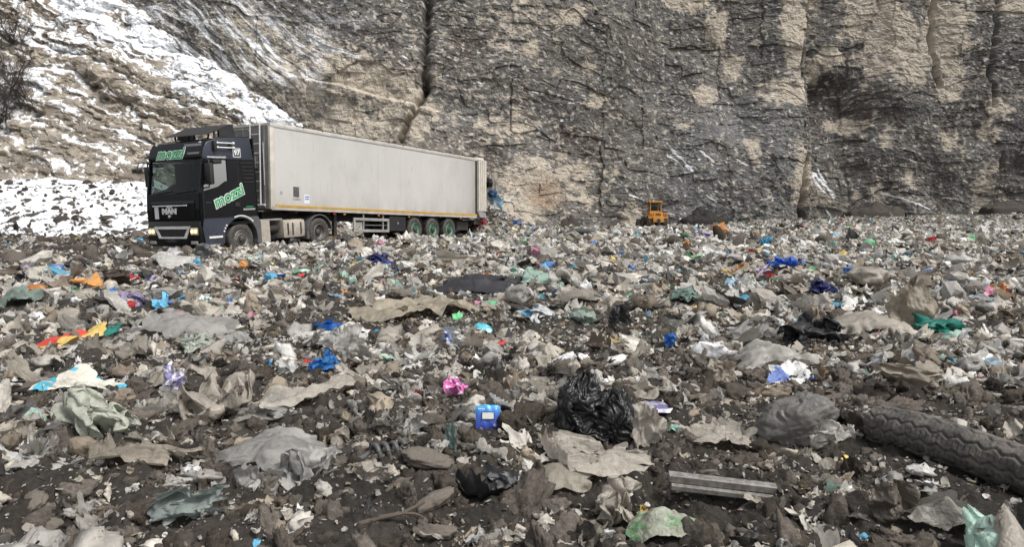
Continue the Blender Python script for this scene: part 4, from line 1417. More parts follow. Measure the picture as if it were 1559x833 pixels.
def crumple(seed, n=34, f=1.15, tall=0.75, keep=0.45, amp=0.62):
    """a bag or sheet scrunched up so that it folds over itself"""
    r = np.random.RandomState(seed)
    u, v = np.meshgrid(np.linspace(-1, 1, n), np.linspace(-1, 1, n), indexing='ij')
    o = r.uniform(-50, 50, 3)
    px_, py_ = u * f + o[0], v * f + o[1]
    N = lambda k: noise(px_, py_, o[2] + 9 * k) + 0.34 * noise(px_ * 2.3, py_ * 2.3, o[2] + 9 * k + 3) + 0.15 * noise(px_ * 5.1, py_ * 5.1, o[2] + 9 * k + 5)
    q = 1 - 0.2 * u * u * v * v
    x = keep * u * q + amp * N(1)
    y = keep * v * q + amp * N(2)
    z = tall * N(3) + 0.16 * (0.3 - np.abs(noise(px_ * 2.6, py_ * 2.6, 70))) + 0.10 * (0.3 - np.abs(noise(px_ * 5.6, py_ * 5.6, 75)))
    z = z + 0.3 * tall * (1 - u * u) * (1 - v * v)
    V = np.stack([x, y, z], -1).reshape(-1, 3) * 0.6
    V[:, 2] -= np.percentile(V[:, 2], 14)
    return V, grid_faces(n, n)


def drape(seed, n=56, folds=6, deep=0.16, top=1.0):
    """a slumped soft bag: folds hang down from the top and gather at the foot"""
    r = np.random.RandomState(seed)
    o = r.uniform(-50, 50, 3)
    th, ph = np.meshgrid(np.linspace(0.02, math.pi * 0.72, n), np.linspace(0, 2 * math.pi, 2 * n, endpoint=False), indexing='ij')
    d = np.stack([np.sin(th) * np.cos(ph), np.sin(th) * np.sin(ph), np.cos(th)], -1)
    warp = 0.8 * noise(d[..., 0] * 1.5 + o[0], d[..., 1] * 1.5 + o[1], d[..., 2] * 1.5)
    k = folds / (2 * math.pi)
    c, s = np.cos(ph + warp) * folds * 0.45, np.sin(ph + warp) * folds * 0.45
    rg = lambda f, g, e: 0.4 - np.abs(noise(c * f + o[2], s * f + o[0], th * g + e))
    rad = 1 + 0.28 * noise(d[..., 0] * 1.2 + o[1], d[..., 1] * 1.2 + o[2], d[..., 2] * 1.2) + deep * 1.2 * rg(0.8, 1.0, 3) + deep * 0.8 * rg(1.9, 1.6, 9) + deep * 0.42 * rg(4.0, 4.0, 15) + deep * 0.2 * noise(c * 7, s * 7, th * 9)
    V = d * (0.5 * rad)[..., None]
    V[..., 2] *= top
    V = V.reshape(-1, 3)
    V[:, 2] -= np.percentile(V[:, 2], 8)
    m = 2 * n
    i = np.arange(n - 1)[:, None] * m + np.arange(m)[None, :]
    j = np.arange(n - 1)[:, None] * m + (np.arange(m)[None, :] + 1) % m
    return V, np.stack([i, i + m, j + m, j], -1).reshape(-1, 4)


# ------------------------------------------------------------------ refuse one can point to
C = dict(beige=(.50, .46, .40), tan=(.38, .34, .28), grey=(.46, .45, .43), pale=(.60, .58, .54), white=(.70, .69, .66), dark=(.045, .045, .05), brown=(.17, .135, .10),
         blue=(.04, .17, .55), cyan=(.12, .42, .62), lightblue=(.30, .48, .62), green=(.16, .40, .17), mint=(.42, .58, .50), teal=(.05, .34, .28), greygreen=(.26, .33, .29), red=(.55, .04, .04), pink=(.65, .22, .42),
         yellow=(.62, .45, .14), orange=(.62, .25, .07), lilac=(.42, .36, .55), navy=(.03, .04, .16), purple=(.22, .08, .28))
HERO = []          # x, y, radius, noun phrase


def hero(name, form, px, py, w, h, colour, label, cat, noun, mat=None, n=34, seed=None, asp=None, tallk=1.0, yaw=None, lift=0.0, **kw):
    seed = seed if seed is not None else (int(px * 7 + py * 13) % 9973)
    x, y = at(px, py + 0.28 * h)
    D = math.hypot(x, y) * 0.999
    W, H = w * y / F_PX, h * y / F_PX
    e = max(0.05, (EYE - float(gz(x, y, False))) / y)
    if form in ('sheet', 'dome'):
        V, Fq = sheet(seed, n, dome=(0.55 if form == 'dome' else 0.0), **kw)
        zs_ = 0.62 * H * tallk
        dep = min(W * 0.95, 0.62 * H / e)
    elif form == 'up':
        V, Fq = sheet(seed, n, **dict(dict(amp=0.16, tall=0.16, fold=False), **kw))
        V = V[:, [0, 2, 1]] * np.array([1, -1, 1])
        zs_ = H
        dep = W * 0.5
    else:
        cr = kw.get('crease', .9)
        if kw.get('drape'):
            V, Fq = drape(seed, n)
        elif cr >= 0.45:
            V, Fq = crumple(seed, n + 8, 1.0 + 0.35 * cr)
        else:
            V, Fq = ball(seed, max(12, n // 2 + 4), **kw)
        zs_ = 0.9 * H * tallk
        dep = min(W, max(0.6 * W, 0.7 * H / e * 0.4))
    ext = np.percentile(V, 97, axis=0) - np.percentile(V, 3, axis=0)
    cen = 0.5 * (np.percentile(V, 97, axis=0) + np.percentile(V, 3, axis=0))
    V = (V - cen) / ext * np.array([W, asp * W if asp else dep, zs_])
    V[:, 2] -= np.percentile(V[:, 2], 12)
    if yaw:
        c, s = math.cos(yaw), math.sin(yaw)
        V = np.stack([V[:, 0] * c - V[:, 1] * s, V[:, 0] * s + V[:, 1] * c, V[:, 2]], -1)
    z0 = float(gz(x, y, False))
    V[:, 2] += gz(x + V[:, 0], y + V[:, 1], False) - z0
    V[:, 2] += 0.055 + lift
    o = link(name, mesh_np(name, V, Fq, mat or M['film']))
    o.location = (x, y, z0)
    c = C[colour] if isinstance(colour, str) else colour
    o.color = (*c, 1)
    tag(o, label, cat)
    HERO.append((x, y, W * 0.5, noun))
    return o


MM = lambda nm, c1, c2, sc=3.0, pos=0.5, d=0.15: film_mat(nm, c1, d, 0.1, second=c2, sec_scale=sc, sec_pos=pos)
PK_BLUEWHITE = MM("white_blue_print", (.68, .68, .66), (.16, .24, .55), 2.2, 0.56)
PK_CYANWHITE = MM("white_cyan_print", (.62, .60, .52), (.08, .42, .58), 2.0, 0.52)
PK_PINK = MM("pink_white_print", (.72, .20, .50), (.75, .68, .75), 3.0, 0.52)
PK_YELLOWRED = MM("yellow_red_print", (.66, .47, .15), (.60, .07, .05), 1.6, 0.60)
PK_TEAL = MM("teal_white_print", (.10, .48, .58), (.72, .75, .75), 2.6, 0.55)
PK_GREEN = MM("green_worn_print", (.36, .385, .31), (.17, .33, .17), 3.4, 0.54, 0.5)
PK_LILAC = MM("white_lilac_stripe", (.68, .66, .68), (.32, .30, .52), 5.0, 0.5)
PK_BLUEPALE = MM("clear_blue_print", (.50, .52, .52), (.14, .36, .56), 2.4, 0.56)

h_ = hero
h_("plastic_sheet", 'sheet', 280, 498, 132, 40, 'grey', "large flat pale grey film sheet spread over the soil, left of the blue bag", "plastic sheet", "large pale grey sheet", M['clearfilm'], n=44, amp=.15, tall=.16, fold=False, ragged=.2)
h_("food_wrapper", 'sheet', 104, 522, 88, 34, 'yellow', "yellow wrapper with red corners lying crumpled on the soil", "wrapper", "yellow wrapper", PK_YELLOWRED, amp=.12, tall=.25, fold=False)
h_("plastic_scrap", 'sheet', 157, 511, 46, 20, 'teal', "teal green film scrap beside the yellow wrapper with red corners", "film scrap", "teal green scrap")
h_("plastic_bag", 'dome', 176, 456, 62, 38, 'pale', "off-white domed bag with a lilac bag at its side", "plastic bag", "off-white domed bag")
h_("plastic_bag", 'ball', 203, 462, 34, 22, 'lilac', "lilac translucent bag tucked against an off-white domed bag", "plastic bag", "lilac bag")
h_("plastic_scrap", 'ball', 199, 471, 13, 10, 'red', "small red crumpled scrap under the lilac bag", "film scrap", "red scrap", crease=.15)
h_("plastic_sheet", 'sheet', 153, 478, 40, 18, 'dark', "black rag of film in front of the off-white domed bag", "plastic sheet", "black rag")
h_("plastic_bag", 'dome', 32, 453, 50, 46, 'greygreen', "dull olive bag hanging open beside a small orange box", "plastic bag", "olive bag")
h_("small_box", 'ball', 56, 444, 26, 11, 'orange', "small tan orange box beside the olive bag", "box", "orange box", crease=.1)
h_("food_wrapper", 'sheet', 122, 589, 92, 44, 'cyan', "crumpled white pack with bright cyan folds, above the mint cloth", "wrapper", "cyan and white pack", PK_CYANWHITE, tallk=1.3)
h_("crumpled_cloth", 'ball', 150, 645, 100, 56, (.55, .57, .49), "mint white crumpled cloth heaped on dark soil", "cloth", "mint white cloth", crease=.7, n=50)
h_("plastic_sheet", 'sheet', 62, 721, 76, 22, 'pale', "flat whitish film with clods under it near the lower corner", "plastic sheet", "flat whitish film", amp=.14, tall=.2, fold=False)
h_("woven_sack", 'sheet', 216, 692, 132, 52, 'tan', "brownish beige sack with long drawn folds", "sack", "beige folded sack", n=44, strips=.35, asp=.6)
h_("plastic_bag", 'ball', 330, 621, 96, 70, 'beige', "upright beige bag with a ruffled mouth", "plastic bag", "ruffled beige bag", crease=.8, n=44)
h_("plastic_sheet", 'sheet', 458, 608, 140, 46, 'beige', "long torn beige board-like sheet propped at a slant", "plastic sheet", "slanted beige sheet", n=36, amp=.10, tall=.14, yaw=.5, asp=.35, fold=False)
h_("plastic_sheet", 'sheet', 404, 632, 66, 30, 'grey', "pale grey film at the foot of the slanted beige sheet", "plastic sheet", "grey film", M['clearfilm'])
h_("plastic_sheet", 'dome', 420, 690, 150, 62, 'grey', "big domed pale grey film ballooning over the soil", "plastic sheet", "domed grey film", M['clearfilm'], n=48, amp=.15, tall=.18, strips=.15)
h_("plastic_bag", 'ball', 452, 730, 86, 58, 'grey', "grey white bag with many thin radiating creases", "plastic bag", "creased grey bag", crease=1.0, n=48)
h_("plastic_scrap", 'up', 378, 752, 44, 44, 'grey', "grey film flap standing beside the creased grey bag", "film scrap", "grey flap", M['clearfilm'])
h_("plastic_sheet", 'up', 290, 785, 112, 42, (.34, .39, .37), "torn mint grey film standing up along the soil", "plastic sheet", "mint grey film", n=44, amp=.2, ragged=.4)
h_("plastic_scrap", 'ball', 268, 752, 44, 22, 'pale', "whitish crumpled scrap above the mint grey film", "film scrap", "whitish crumple", crease=.7)
h_("plastic_sheet", 'up', 568, 738, 60, 32, 'beige', "torn beige film strip standing on its edge", "plastic sheet", "beige standing strip", ragged=.45)
h_("plastic_bag", 'sheet', 506, 501, 46, 20, 'blue', "smooth cobalt blue bag stretched over a white crumple", "plastic bag", "stretched blue bag", tallk=1.2)
h_("plastic_bag", 'ball', 494, 563, 38, 30, (.05, .22, .55), "crumpled bright blue bag resting alone on the soil", "plastic bag", "crumpled blue bag", crease=.9)
h_("plastic_bag", 'ball', 498, 522, 54, 34, 'white', "cream white crumpled bag under the stretched blue bag", "plastic bag", "cream crumpled bag", crease=.9)
h_("plastic_sheet", 'up', 530, 540, 50, 60, 'grey', "ragged grey film standing beside the cream crumpled bag", "plastic sheet", "ragged grey film", M['clearfilm'], ragged=.5)
h_("tarpaulin", 'sheet', 660, 462, 118, 36, (.45, .40, .31), "large cream tarpaulin draped flat across a clod", "tarpaulin", "cream tarpaulin", n=48, amp=.12, tall=.22, fold=False)
h_("tarpaulin", 'sheet', 582, 482, 90, 26, (.43, .385, .30), "narrow end of a cream tarpaulin trailing over the soil", "tarpaulin", "trailing tarpaulin end", n=36, amp=.14, tall=.22, yaw=.35, fold=False)
h_("tarpaulin", 'dome', 724, 431, 122, 32, (.06, .06, .07), "long charcoal tarpaulin in soft folds, mid field", "tarpaulin", "charcoal tarpaulin", n=48, amp=.12, tall=.25, strips=.2)
h_("paper_packet", 'up', 437, 573, 28, 26, 'white', "clean white paper packet standing bent", "packet", "white packet", amp=.1)
h_("food_wrapper", 'up', 687, 524, 28, 30, 'white', "white packet printed with blue and yellow at its foot", "wrapper", "blue printed white packet", PK_BLUEWHITE, amp=.1)
h_("food_wrapper", 'dome', 736, 503, 25, 14, 'cyan', "small turquoise and white packet with white print", "wrapper", "turquoise packet", PK_TEAL, amp=.06, tall=.1, fold=False, ragged=.05)
h_("food_wrapper", 'ball', 693, 601, 30, 30, 'pink', "crumpled pink and white wrapper above the blue pouch", "wrapper", "pink wrapper", PK_PINK, crease=.9)
h_("plastic_bag", 'dome', 830, 424, 70, 26, 'mint', "pale mint film with a white bag at its end", "plastic bag", "mint film")
h_("plastic_bag", 'ball', 862, 428, 44, 30, 'pale', "whitish clear bag beside the pale mint film", "plastic bag", "whitish clear bag", M['clearfilm'], crease=.5)
h_("plastic_sheet", 'sheet', 880, 452, 58, 28, 'beige', "beige folded film in front of the whitish clear bag", "plastic sheet", "folded beige film")
h_("plastic_bag", 'ball', 787, 457, 32, 30, 'grey', "round grey translucent bag in the soil below the charcoal tarpaulin", "plastic bag", "round grey bag", M['clearfilm'], crease=.4)
h_("plastic_bag", 'ball', 820, 484, 52, 26, 'pale', "clear bag with blue print lying full on its side", "plastic bag", "blue printed clear bag", PK_BLUEPALE, crease=.5)
h_("plastic_scrap", 'up', 888, 492, 36, 24, (.36, .44, .38), "pale green translucent scrap with upturned edges", "film scrap", "pale green scrap")
h_("dark_panel", 'up', 942, 493, 28, 34, (.05, .05, .055), "dark grey panel standing upright against a beige scrap", "panel", "dark upright panel", amp=.06, tall=.06, ragged=.1)
h_("plastic_scrap", 'up', 934, 478, 30, 32, 'beige', "beige scrap standing behind a dark upright panel", "film scrap", "beige upright scrap")
h_("food_wrapper", 'sheet', 936, 524, 26, 14, (.55, .46, .20), "crinkled gold foil wrapper on the soil", "wrapper", "gold wrapper")
h_("plastic_scrap", 'up', 1020, 527, 16, 20, 'blue', "curved blue plastic shard standing on end", "plastic shard", "blue shard", amp=.1)
h_("plastic_bag", 'ball', 1036, 457, 46, 26, (.20, .29, .25), "grey green bag lying beside bright white bags", "plastic bag", "grey green bag", crease=.5)
h_("plastic_bag", 'ball', 1138, 440, 34, 28, 'white', "bright white crumpled bag with a blue one under it", "plastic bag", "bright white bag", crease=.6)
h_("plastic_bag", 'sheet', 1104, 450, 42, 26, 'white', "torn white bag spread between grey green and white ones", "plastic bag", "torn white bag")
h_("plastic_scrap", 'sheet', 1126, 458, 32, 10, 'cyan', "cyan film scrap under the bright white bag", "film scrap", "cyan scrap")
h_("plastic_bag", 'ball', 1192, 407, 40, 18, (.05, .16, .62), "vivid blue bag alone in the middle distance", "plastic bag", "vivid blue bag", crease=.6)
h_("plastic_bag", 'sheet', 1153, 512, 80, 36, 'grey', "translucent white bag trailing a long bluish tail", "plastic bag", "trailing translucent bag", M['clearfilm'], tallk=1.1)
h_("plastic_bag", 'dome', 1180, 543, 116, 48, 'pale', "big translucent white bag slumped across the soil", "plastic bag", "slumped translucent bag", M['clearfilm'], n=46, amp=.2, tall=.25)
h_("stuffed_bag", 'ball', 1322, 430, 46, 34, 'beige', "stuffed beige bag with a knotted tail", "bag", "knotted beige bag", crease=.3)
h_("plastic_sheet", 'sheet', 1294, 412, 44, 26, 'beige', "tail of beige film leading to the stuffed bag", "plastic sheet", "beige tail", yaw=-.6, asp=.4)
h_("sackcloth", 'dome', 1310, 492, 110, 46, 'beige', "wide beige cloth humped over the waste", "cloth", "humped beige cloth", n=46, amp=.15, tall=.22)
h_("sackcloth", 'up', 1388, 488, 62, 76, (.37, .325, .26), "beige cloth standing up to a blunt peak", "cloth", "peaked beige cloth", n=40, amp=.18, tall=.25, ragged=.25)
h_("plastic_bag", 'ball', 1432, 506, 66, 30, (.035, .25, .20), "dark teal bag drawn out beside the peaked cloth", "plastic bag", "teal bag", crease=.6)
h_("plastic_bag", 'ball', 1463, 400, 36, 20, 'white', "clean white knotted bag on the far soil", "plastic bag", "clean white bag", crease=.35, neck=.2)
h_("food_wrapper", 'sheet', 1494, 458, 34, 14, 'lightblue', "light blue and white wrapper near the edge of the field", "wrapper", "light blue wrapper", PK_BLUEPALE)
h_("cloth_rag", 'ball', 1232, 512, 86, 40, 'dark', "dark grey brown rag pile between clear bag and beige cloth", "rag", "dark rag", None, crease=.9, n=40)
h_("paper_bundle", 'sheet', 1204, 578, 62, 34, 'white', "bundle of white and blue striped papers", "papers", "striped papers", PK_BLUEWHITE, amp=.2, tall=.3, strips=.4)
h_("plastic_scrap", 'sheet', 1221, 623, 26, 13, 'blue', "square blue piece beside tan cardboard", "plastic scrap", "square blue piece", amp=.05, tall=.06, fold=False, ragged=.05)
h_("plastic_bag", 'ball', 1212, 652, 110, 66, (.30, .29, .275), "dusty grey translucent bag draped like a tent", "plastic bag", "tented grey bag", M['clearfilm'], n=50, drape=True)
h_("paper_scrap", 'ball', 1264, 677, 56, 34, 'pale', "crinkled white paper bunch beside the old tyre", "paper", "crinkled paper", crease=1.1, n=40)
h_("plastic_sheet", 'up', 1390, 622, 90, 30, 'tan', "dusty beige cloth lying over the top of the old tyre", "plastic sheet", "dusty cloth on the tyre", lift=.18)
h_("plastic_bag", 'dome', 1008, 804, 96, 66, 'green', "worn green printed bag full of dirt", "plastic bag", "green printed bag", PK_GREEN, n=48, amp=.12, tall=.3, fold=False, ragged=.15)
h_("plastic_bag", 'ball', 940, 784, 60, 62, 'beige', "open beige bag with a round dark mouth", "plastic bag", "open beige bag", crease=.8, n=40)
h_("plastic_bag", 'sheet', 905, 706, 150, 44, 'beige', "long beige bag twisted in front of the black bin bag", "plastic bag", "long twisted bag", n=44, strips=.3, tallk=1.2)
h_("plastic_bag", 'up', 985, 672, 44, 66, 'beige', "upturned beige bag end rising beside the black bin bag", "plastic bag", "upturned bag end", n=36, amp=.22, tall=.3)
h_("plastic_sheet", 'dome', 856, 734, 86, 34, (.37, .34, .28), "curled beige flap with a smooth dirty face", "plastic sheet", "curled beige flap", n=36, amp=.08, tall=.12, fold=False)
h_("plastic_sheet", 'sheet', 1090, 670, 92, 34, 'beige', "beige film scarf lying right of a lilac striped film", "plastic sheet", "beige film scarf", strips=.25)
h_("plastic_sheet", 'sheet', 990, 631, 74, 18, 'lilac', "white film with lilac stripes behind the black bin bag", "plastic sheet", "lilac striped film", PK_LILAC)
h_("plastic_scrap", 'sheet', 1026, 665, 20, 11, (.40, .66, .58), "tiny mint square beyond the upturned bag end", "film scrap", "mint square", amp=.05, tall=.1, fold=False)
h_("wooden_board", 'up', 1360, 787, 66, 52, (.13, .11, .09), "brown dirty triangular board leaning in the soil", "board", "triangular board", amp=.03, tall=.05, ragged=.3)
h_("plastic_sheet", 'sheet', 1440, 796, 110, 56, (.33, .31, .28), "grey dusty sheet stretching down from the triangular board", "plastic sheet", "grey dusty sheet", yaw=-.55, asp=.4, amp=.1)
h_("plastic_sheet", 'sheet', 738, 745, 104, 50, (.035, .036, .04), "torn black film half buried left of the curled beige flap", "plastic sheet", "torn black film", M['blackfilm'], tallk=1.1)
h_("slate_tile", 'up', 766, 756, 46, 26, (.15, .155, .165), "smooth slate grey panel on the torn black film", "panel", "slate panel", amp=.04, tall=.04, ragged=.1)
h_("plastic_strip", 'up', 686, 688, 18, 44, (.16, .22, .20), "narrow grey green strip sticking upright", "strip", "grey green strip", amp=.08)
h_("plastic_scrap", 'ball', 664, 697, 28, 26, 'pale', "white torn bag beside the grey green strip", "film scrap", "white torn bag", crease=.9)
h_("plastic_sheet", 'sheet', 205, 540, 40, 48, 'beige', "crumpled ivory bag with a twisted tail", "plastic sheet", "ivory twisted bag", tallk=1.4)
h_("plastic_bag", 'sheet', 360, 521, 42, 24, 'grey', "small grey white bag right of the pale grey sheet", "plastic bag", "small grey bag")
h_("plastic_bag", 'ball', 295, 529, 46, 24, (.50, .53, .47), "greenish white film ball in front of the pale grey sheet", "plastic bag", "greenish white ball", crease=.8)
h_("plastic_strip", 'up', 264, 597, 34, 44, 'lilac', "white and violet striped strip leaning on a beige scrap", "strip", "violet striped strip", PK_LILAC, ragged=.3)
h_("plastic_sheet", 'dome', 248, 582, 44, 30, 'tan', "brownish grey film hump beside the violet striped strip", "plastic sheet", "brown film hump")
h_("plastic_bag", 'dome', 305, 570, 46, 26, 'beige', "beige bag hump with a brown hole", "plastic bag", "beige hump")
h_("plastic_sheet", 'up', 1098, 582, 44, 40, 'tan', "grey brown film tent with two orange ends across it", "plastic sheet", "film tent with orange ends")
h_("plastic_strip", 'sheet', 1094, 582, 26, 9, 'orange', "thin white strip with orange ends lying across a film tent", "strip", "orange ended strip", lift=.09)
h_("plastic_sheet", 'sheet', 978, 605, 72, 36, 'beige', "beige film behind the black bin bag, spread low", "plastic sheet", "low beige film")
h_("plastic_bag", 'ball', 1009, 383, 20, 12, 'blue', "cobalt blue bag in the far field", "plastic bag", "far cobalt bag", n=22)
h_("plastic_bag", 'sheet', 1073, 382, 24, 10, 'red', "bright red bag in the far field", "plastic bag", "far red bag", n=22)
h_("plastic_bag", 'ball', 1166, 370, 15, 13, (.08, .42, .66), "sky blue bag standing in the far field", "plastic bag", "far sky blue bag", n=22)
h_("plastic_sheet", 'sheet', 1104, 387, 20, 8, (.14, .36, .62), "flat light blue film between red and sky blue bags", "plastic sheet", "far light blue film", n=20)
h_("plastic_bag", 'ball', 574, 399, 30, 14, 'navy', "navy blue bag on the waste in front of the trailer wheels", "plastic bag", "navy bag", n=22)
h_("plastic_bag", 'ball', 590, 405, 16, 9, (.07, .12, .45), "small royal blue bag touching the navy bag", "plastic bag", "royal blue bag", n=20)
h_("plastic_bag", 'sheet', 560, 374, 26, 8, (.08, .38, .60), "cyan film lying below the side guard of the trailer", "plastic bag", "cyan film by the trailer", n=20)
h_("plastic_sheet", 'sheet', 614, 372, 26, 8, (.25, .55, .12), "lime green film lying below the trailer tool box", "plastic sheet", "lime green film", n=20)
h_("plastic_bag", 'ball', 825, 356, 20, 9, (.40, .03, .05), "dark red bag beyond the trailer, on the far refuse", "plastic bag", "dark red far bag", n=20)
h_("plastic_bag", 'ball', 785, 416, 20, 12, (.20, .52, .42), "mint green bag end beside the charcoal tarpaulin", "plastic bag", "mint bag end", n=20)
h_("plastic_bag", 'ball', 1416, 371, 16, 12, 'red', "red bag high on the far bank of refuse", "plastic bag", "red bag on the bank", n=20)
h_("plastic_bag", 'ball', 1252, 443, 40, 18, 'navy', "navy blue rag in a dark hollow", "plastic bag", "navy rag", n=24)
h_("plastic_bag", 'sheet', 425, 424, 22, 15, 'blue', "blue bag on pale film, left of the soil hump", "plastic bag", "blue bag on film", n=22)
h_("plastic_bag", 'sheet', 512, 453, 22, 14, 'lightblue', "light blue ribbon of film beside grey film", "plastic bag", "light blue ribbon", n=22)
h_("grey_board", 'up', 308, 391, 20, 26, (.14, .145, .15), "square grey board standing in front of the cab wheel", "panel", "square grey board", amp=.02, tall=.04, ragged=.05, n=16)
h_("plastic_sheet", 'sheet', 114, 404, 30, 11, 'dark', "black film hump on the mud track", "plastic sheet", "black hump on the track", n=20)
h_("plastic_sheet", 'sheet', 68, 422, 34, 14, 'dark', "black crumpled film on the mud at the edge of the track", "plastic sheet", "black film by the track", n=20)
h_("plastic_bag", 'dome', 260, 397, 70, 22, 'white', "bright white film heap in front of the cab", "plastic bag", "white heap by the cab", n=28)
h_("plastic_sheet", 'up', 178, 430, 40, 24, (.10, .08, .065), "dark brown board leaning against pale film", "board", "dark leaning board", n=18, amp=.05)
h_("plastic_bag", 'sheet', 700, 396, 70, 24, (.46, .42, .36), "dusty beige mound of film in front of the rear wheels", "plastic sheet", "beige mound by the wheels", n=28)
# ------------------------------------------------------------------ special pieces of refuse
def place(o, px, py, lift=0.0, rot=(0, 0, 0), r=0.2, noun=None):
    x, y = at(px, py)
    o.location = (x, y, float(gz(x, y, False)) + lift)
    o.rotation_euler = rot
    if noun:
        HERO.append((x, y, r, noun))
    return o


# the blue pouch
po = empty("detergent_pouch", (0, 0, 0))
m = MB()
nx_, nz_ = 15, 15
V = []
for i in range(nx_):
    for j in range(nz_):
        u, v = i / (nx_ - 1) * 2 - 1, j / (nz_ - 1) * 2 - 1
        th = 0.018 * (1 - u ** 4) * (1 - abs(v) ** 3) + 0.004 * math.sin(9 * u + 3 * v) * (1 - abs(u))
        V.append((u * 0.087 * (1 + 0.03 * v), -th, (v + 1) * 0.087 + 0.004 * math.cos(3 * u)))
Vf = np.array(V)
Vb = Vf * np.array([1, -1, 1])
Ff = grid_faces(nx_, nz_)
VV, FF = np.concatenate([Vf, Vb]), np.concatenate([Ff, Ff[:, ::-1] + len(Vf)])
pm_, nt, b = new_mat("pouch_blue")
tc = nt.nodes.new("ShaderNodeTexCoord")
sx = nt.nodes.new("ShaderNodeSeparateXYZ")
nt.links.new(tc.outputs['Generated'], sx.inputs[0])
c1 = ramp(nt, sx.outputs['Z'], [(0.0, (.06, .08, .42)), (0.45, (.06, .12, .48)), (0.80, (.05, .22, .58)), (0.9, (.04, .33, .64))])
nt.links.new(c1, b.inputs['Base Color'])
b.inputs['Roughness'].default_value = 0.3
link("pouch", mesh_np("pouch", VV, FF, pm_), po)
w = MB()
w.box(-0.046, 0.046, -0.0245, -0.021, 0.072, 0.128)
w.build("label_border", mat_plain("pouch_dark_blue", (.03, .04, .25), 0.4), po)
w = MB()
w.box(-0.040, 0.040, -0.0275, -0.025, 0.078, 0.122)
w.build("label_panel", mat_plain("pouch_label", (.62, .64, .58), 0.5, dscale=60), po)
w = MB()
for k, wd in enumerate((0.009, 0.008, 0.009, 0.008, 0.009, 0.008)):
    x0 = -0.068 + k * 0.0125
    w.box(x0, x0 + wd * 0.3, -0.0125, -0.0105, 0.143, 0.153)
    w.box(x0 + wd * 0.55, x0 + wd, -0.0125, -0.0105, 0.143, 0.153)
    w.box(x0 + wd * 0.3, x0 + wd * 0.55, -0.0125, -0.0105, 0.146, 0.150)
w.box(0.055, 0.062, -0.0115, -0.0095, 0.142, 0.152)
w.build("printed_line", M['white'], po)
w = MB()
w.tube([(0.047, -0.020, 0.035), (0.047, -0.0175, 0.035)], 0.011, 16)
w.build("printed_mark", mat_plain("pouch_mark", (.42, .44, .62), 0.4), po)
tag(po, "bright blue detergent pouch with a pale window panel, standing upright on the soil", "pouch")
place(po, 743, 663, 0.03, (math.radians(-14), 0, math.radians(3)), 0.12, "blue pouch")

# black bin bag: two slumped lobes and a gaping mouth
bb = empty("bin_bag", (0, 0, 0))
tag(bb, "big glossy black bin bag slumped open in the soil behind the twisted beige bag", "bin bag")
for nm, sd, sc, of, dp in (("bag_body", 411, (0.36, 0.34, 0.50), (-0.08, 0.06, -0.02), .20), ("bag_lobe", 977, (0.36, 0.34, 0.40), (0.12, 0.0, -0.03), .24)):
    V, Fq = drape(sd, 80, 8, dp)
    e0, e1 = np.percentile(V, 2, axis=0), np.percentile(V, 98, axis=0)
    V = (V - e0) / (e1 - e0) * np.array(sc) + np.array(of) - np.array([sc[0] / 2, sc[1] / 2, 0])
    link(nm, mesh_np(nm, V, Fq, M['blackfilm']), bb)
V, Fq = sheet(566, 50, amp=.25, tall=.3, strips=.3)
link("bag_mouth", mesh_np("bag_mouth", V[:, [0, 2, 1]] * np.array([0.30, 0.3, 0.36]) + np.array([-0.06, -0.20, 0.16]), Fq, M['blackfilm']), bb)
place(bb, 905, 672, -0.02, (0, 0, 0), 0.28, "black bin bag")

# the old tyre casing lying along the soil, dusty and worn
ax, ay = at(1330, 672)
bx, by = at(1650, 800)
LC = math.hypot(bx - ax, by - ay)
NT, NA_ = 360, 120
tt_, aa = np.meshgrid(np.linspace(0, 1, NT), np.linspace(0, 2 * math.pi, NA_, endpoint=False), indexing='ij')
RT = 0.132
rr_ = RT * np.ones_like(tt_)
w_ = aa / (2 * math.pi) * 9.0
for g0 in np.arange(0.5, 9.0, 1.0):                       # zigzag grooves running along it
    zig = 0.16 * (2 * np.abs(((tt_ * LC / 0.11) % 1) * 2 - 1) - 1)
    dd_ = w_ - g0 - zig + 0.10 * noise(tt_ * 9, g0, 3.0)
    rr_ = rr_ - 0.016 * np.exp(-(dd_ / 0.075) ** 2)
rr_ = rr_ - 0.006 * (np.abs(((tt_ * LC / 0.036) % 1) - 0.5) < 0.10) * (np.abs((w_ % 1) - 0.5) > 0.28)
rr_ = rr_ + 0.010 * fbm(tt_ * 6, np.cos(aa) * 1.2, np.sin(aa) * 1.2, 4) + 0.003 * noise(tt_ * 60, np.cos(aa) * 9, np.sin(aa) * 9)
rr_ = rr_ * np.minimum(1, (np.minimum(tt_, 1 - tt_) / 0.035 + 0.05)) ** 0.4
bow = 0.035 * (1 - (2 * tt_ - 1) ** 2)
Vt = np.stack([tt_ * LC, rr_ * np.cos(aa) * 1.0 - bow * 0.5, rr_ * np.sin(aa) * 0.95 + bow], -1).reshape(-1, 3)
i_ = np.arange(NT - 1)[:, None] * NA_ + np.arange(NA_)[None, :]
j_ = np.arange(NT - 1)[:, None] * NA_ + (np.arange(NA_)[None, :] + 1) % NA_
TYM = mat_plain("worn_tyre_rubber", (0.062, 0.060, 0.058), 0.85, 0, 0.72, (0.15, 0.132, 0.112), 4.5)
tyre = link("old_tyre", mesh_np("old_tyre", Vt, np.stack([i_, j_, j_ + NA_, i_ + NA_], -1).reshape(-1, 4), TYM))
za, zb_ = float(gz(ax, ay, False)), float(gz(bx, by, False))
tyre.location = (ax, ay, za + 0.115)
tyre.rotation_euler = (0, math.asin(max(-.4, min(.4, (za - zb_ - 0.03) / LC))), math.atan2(by - ay, bx - ax))
tag(tyre, "old grey tyre casing with zigzag grooves lying half sunk along the soil", "tyre")
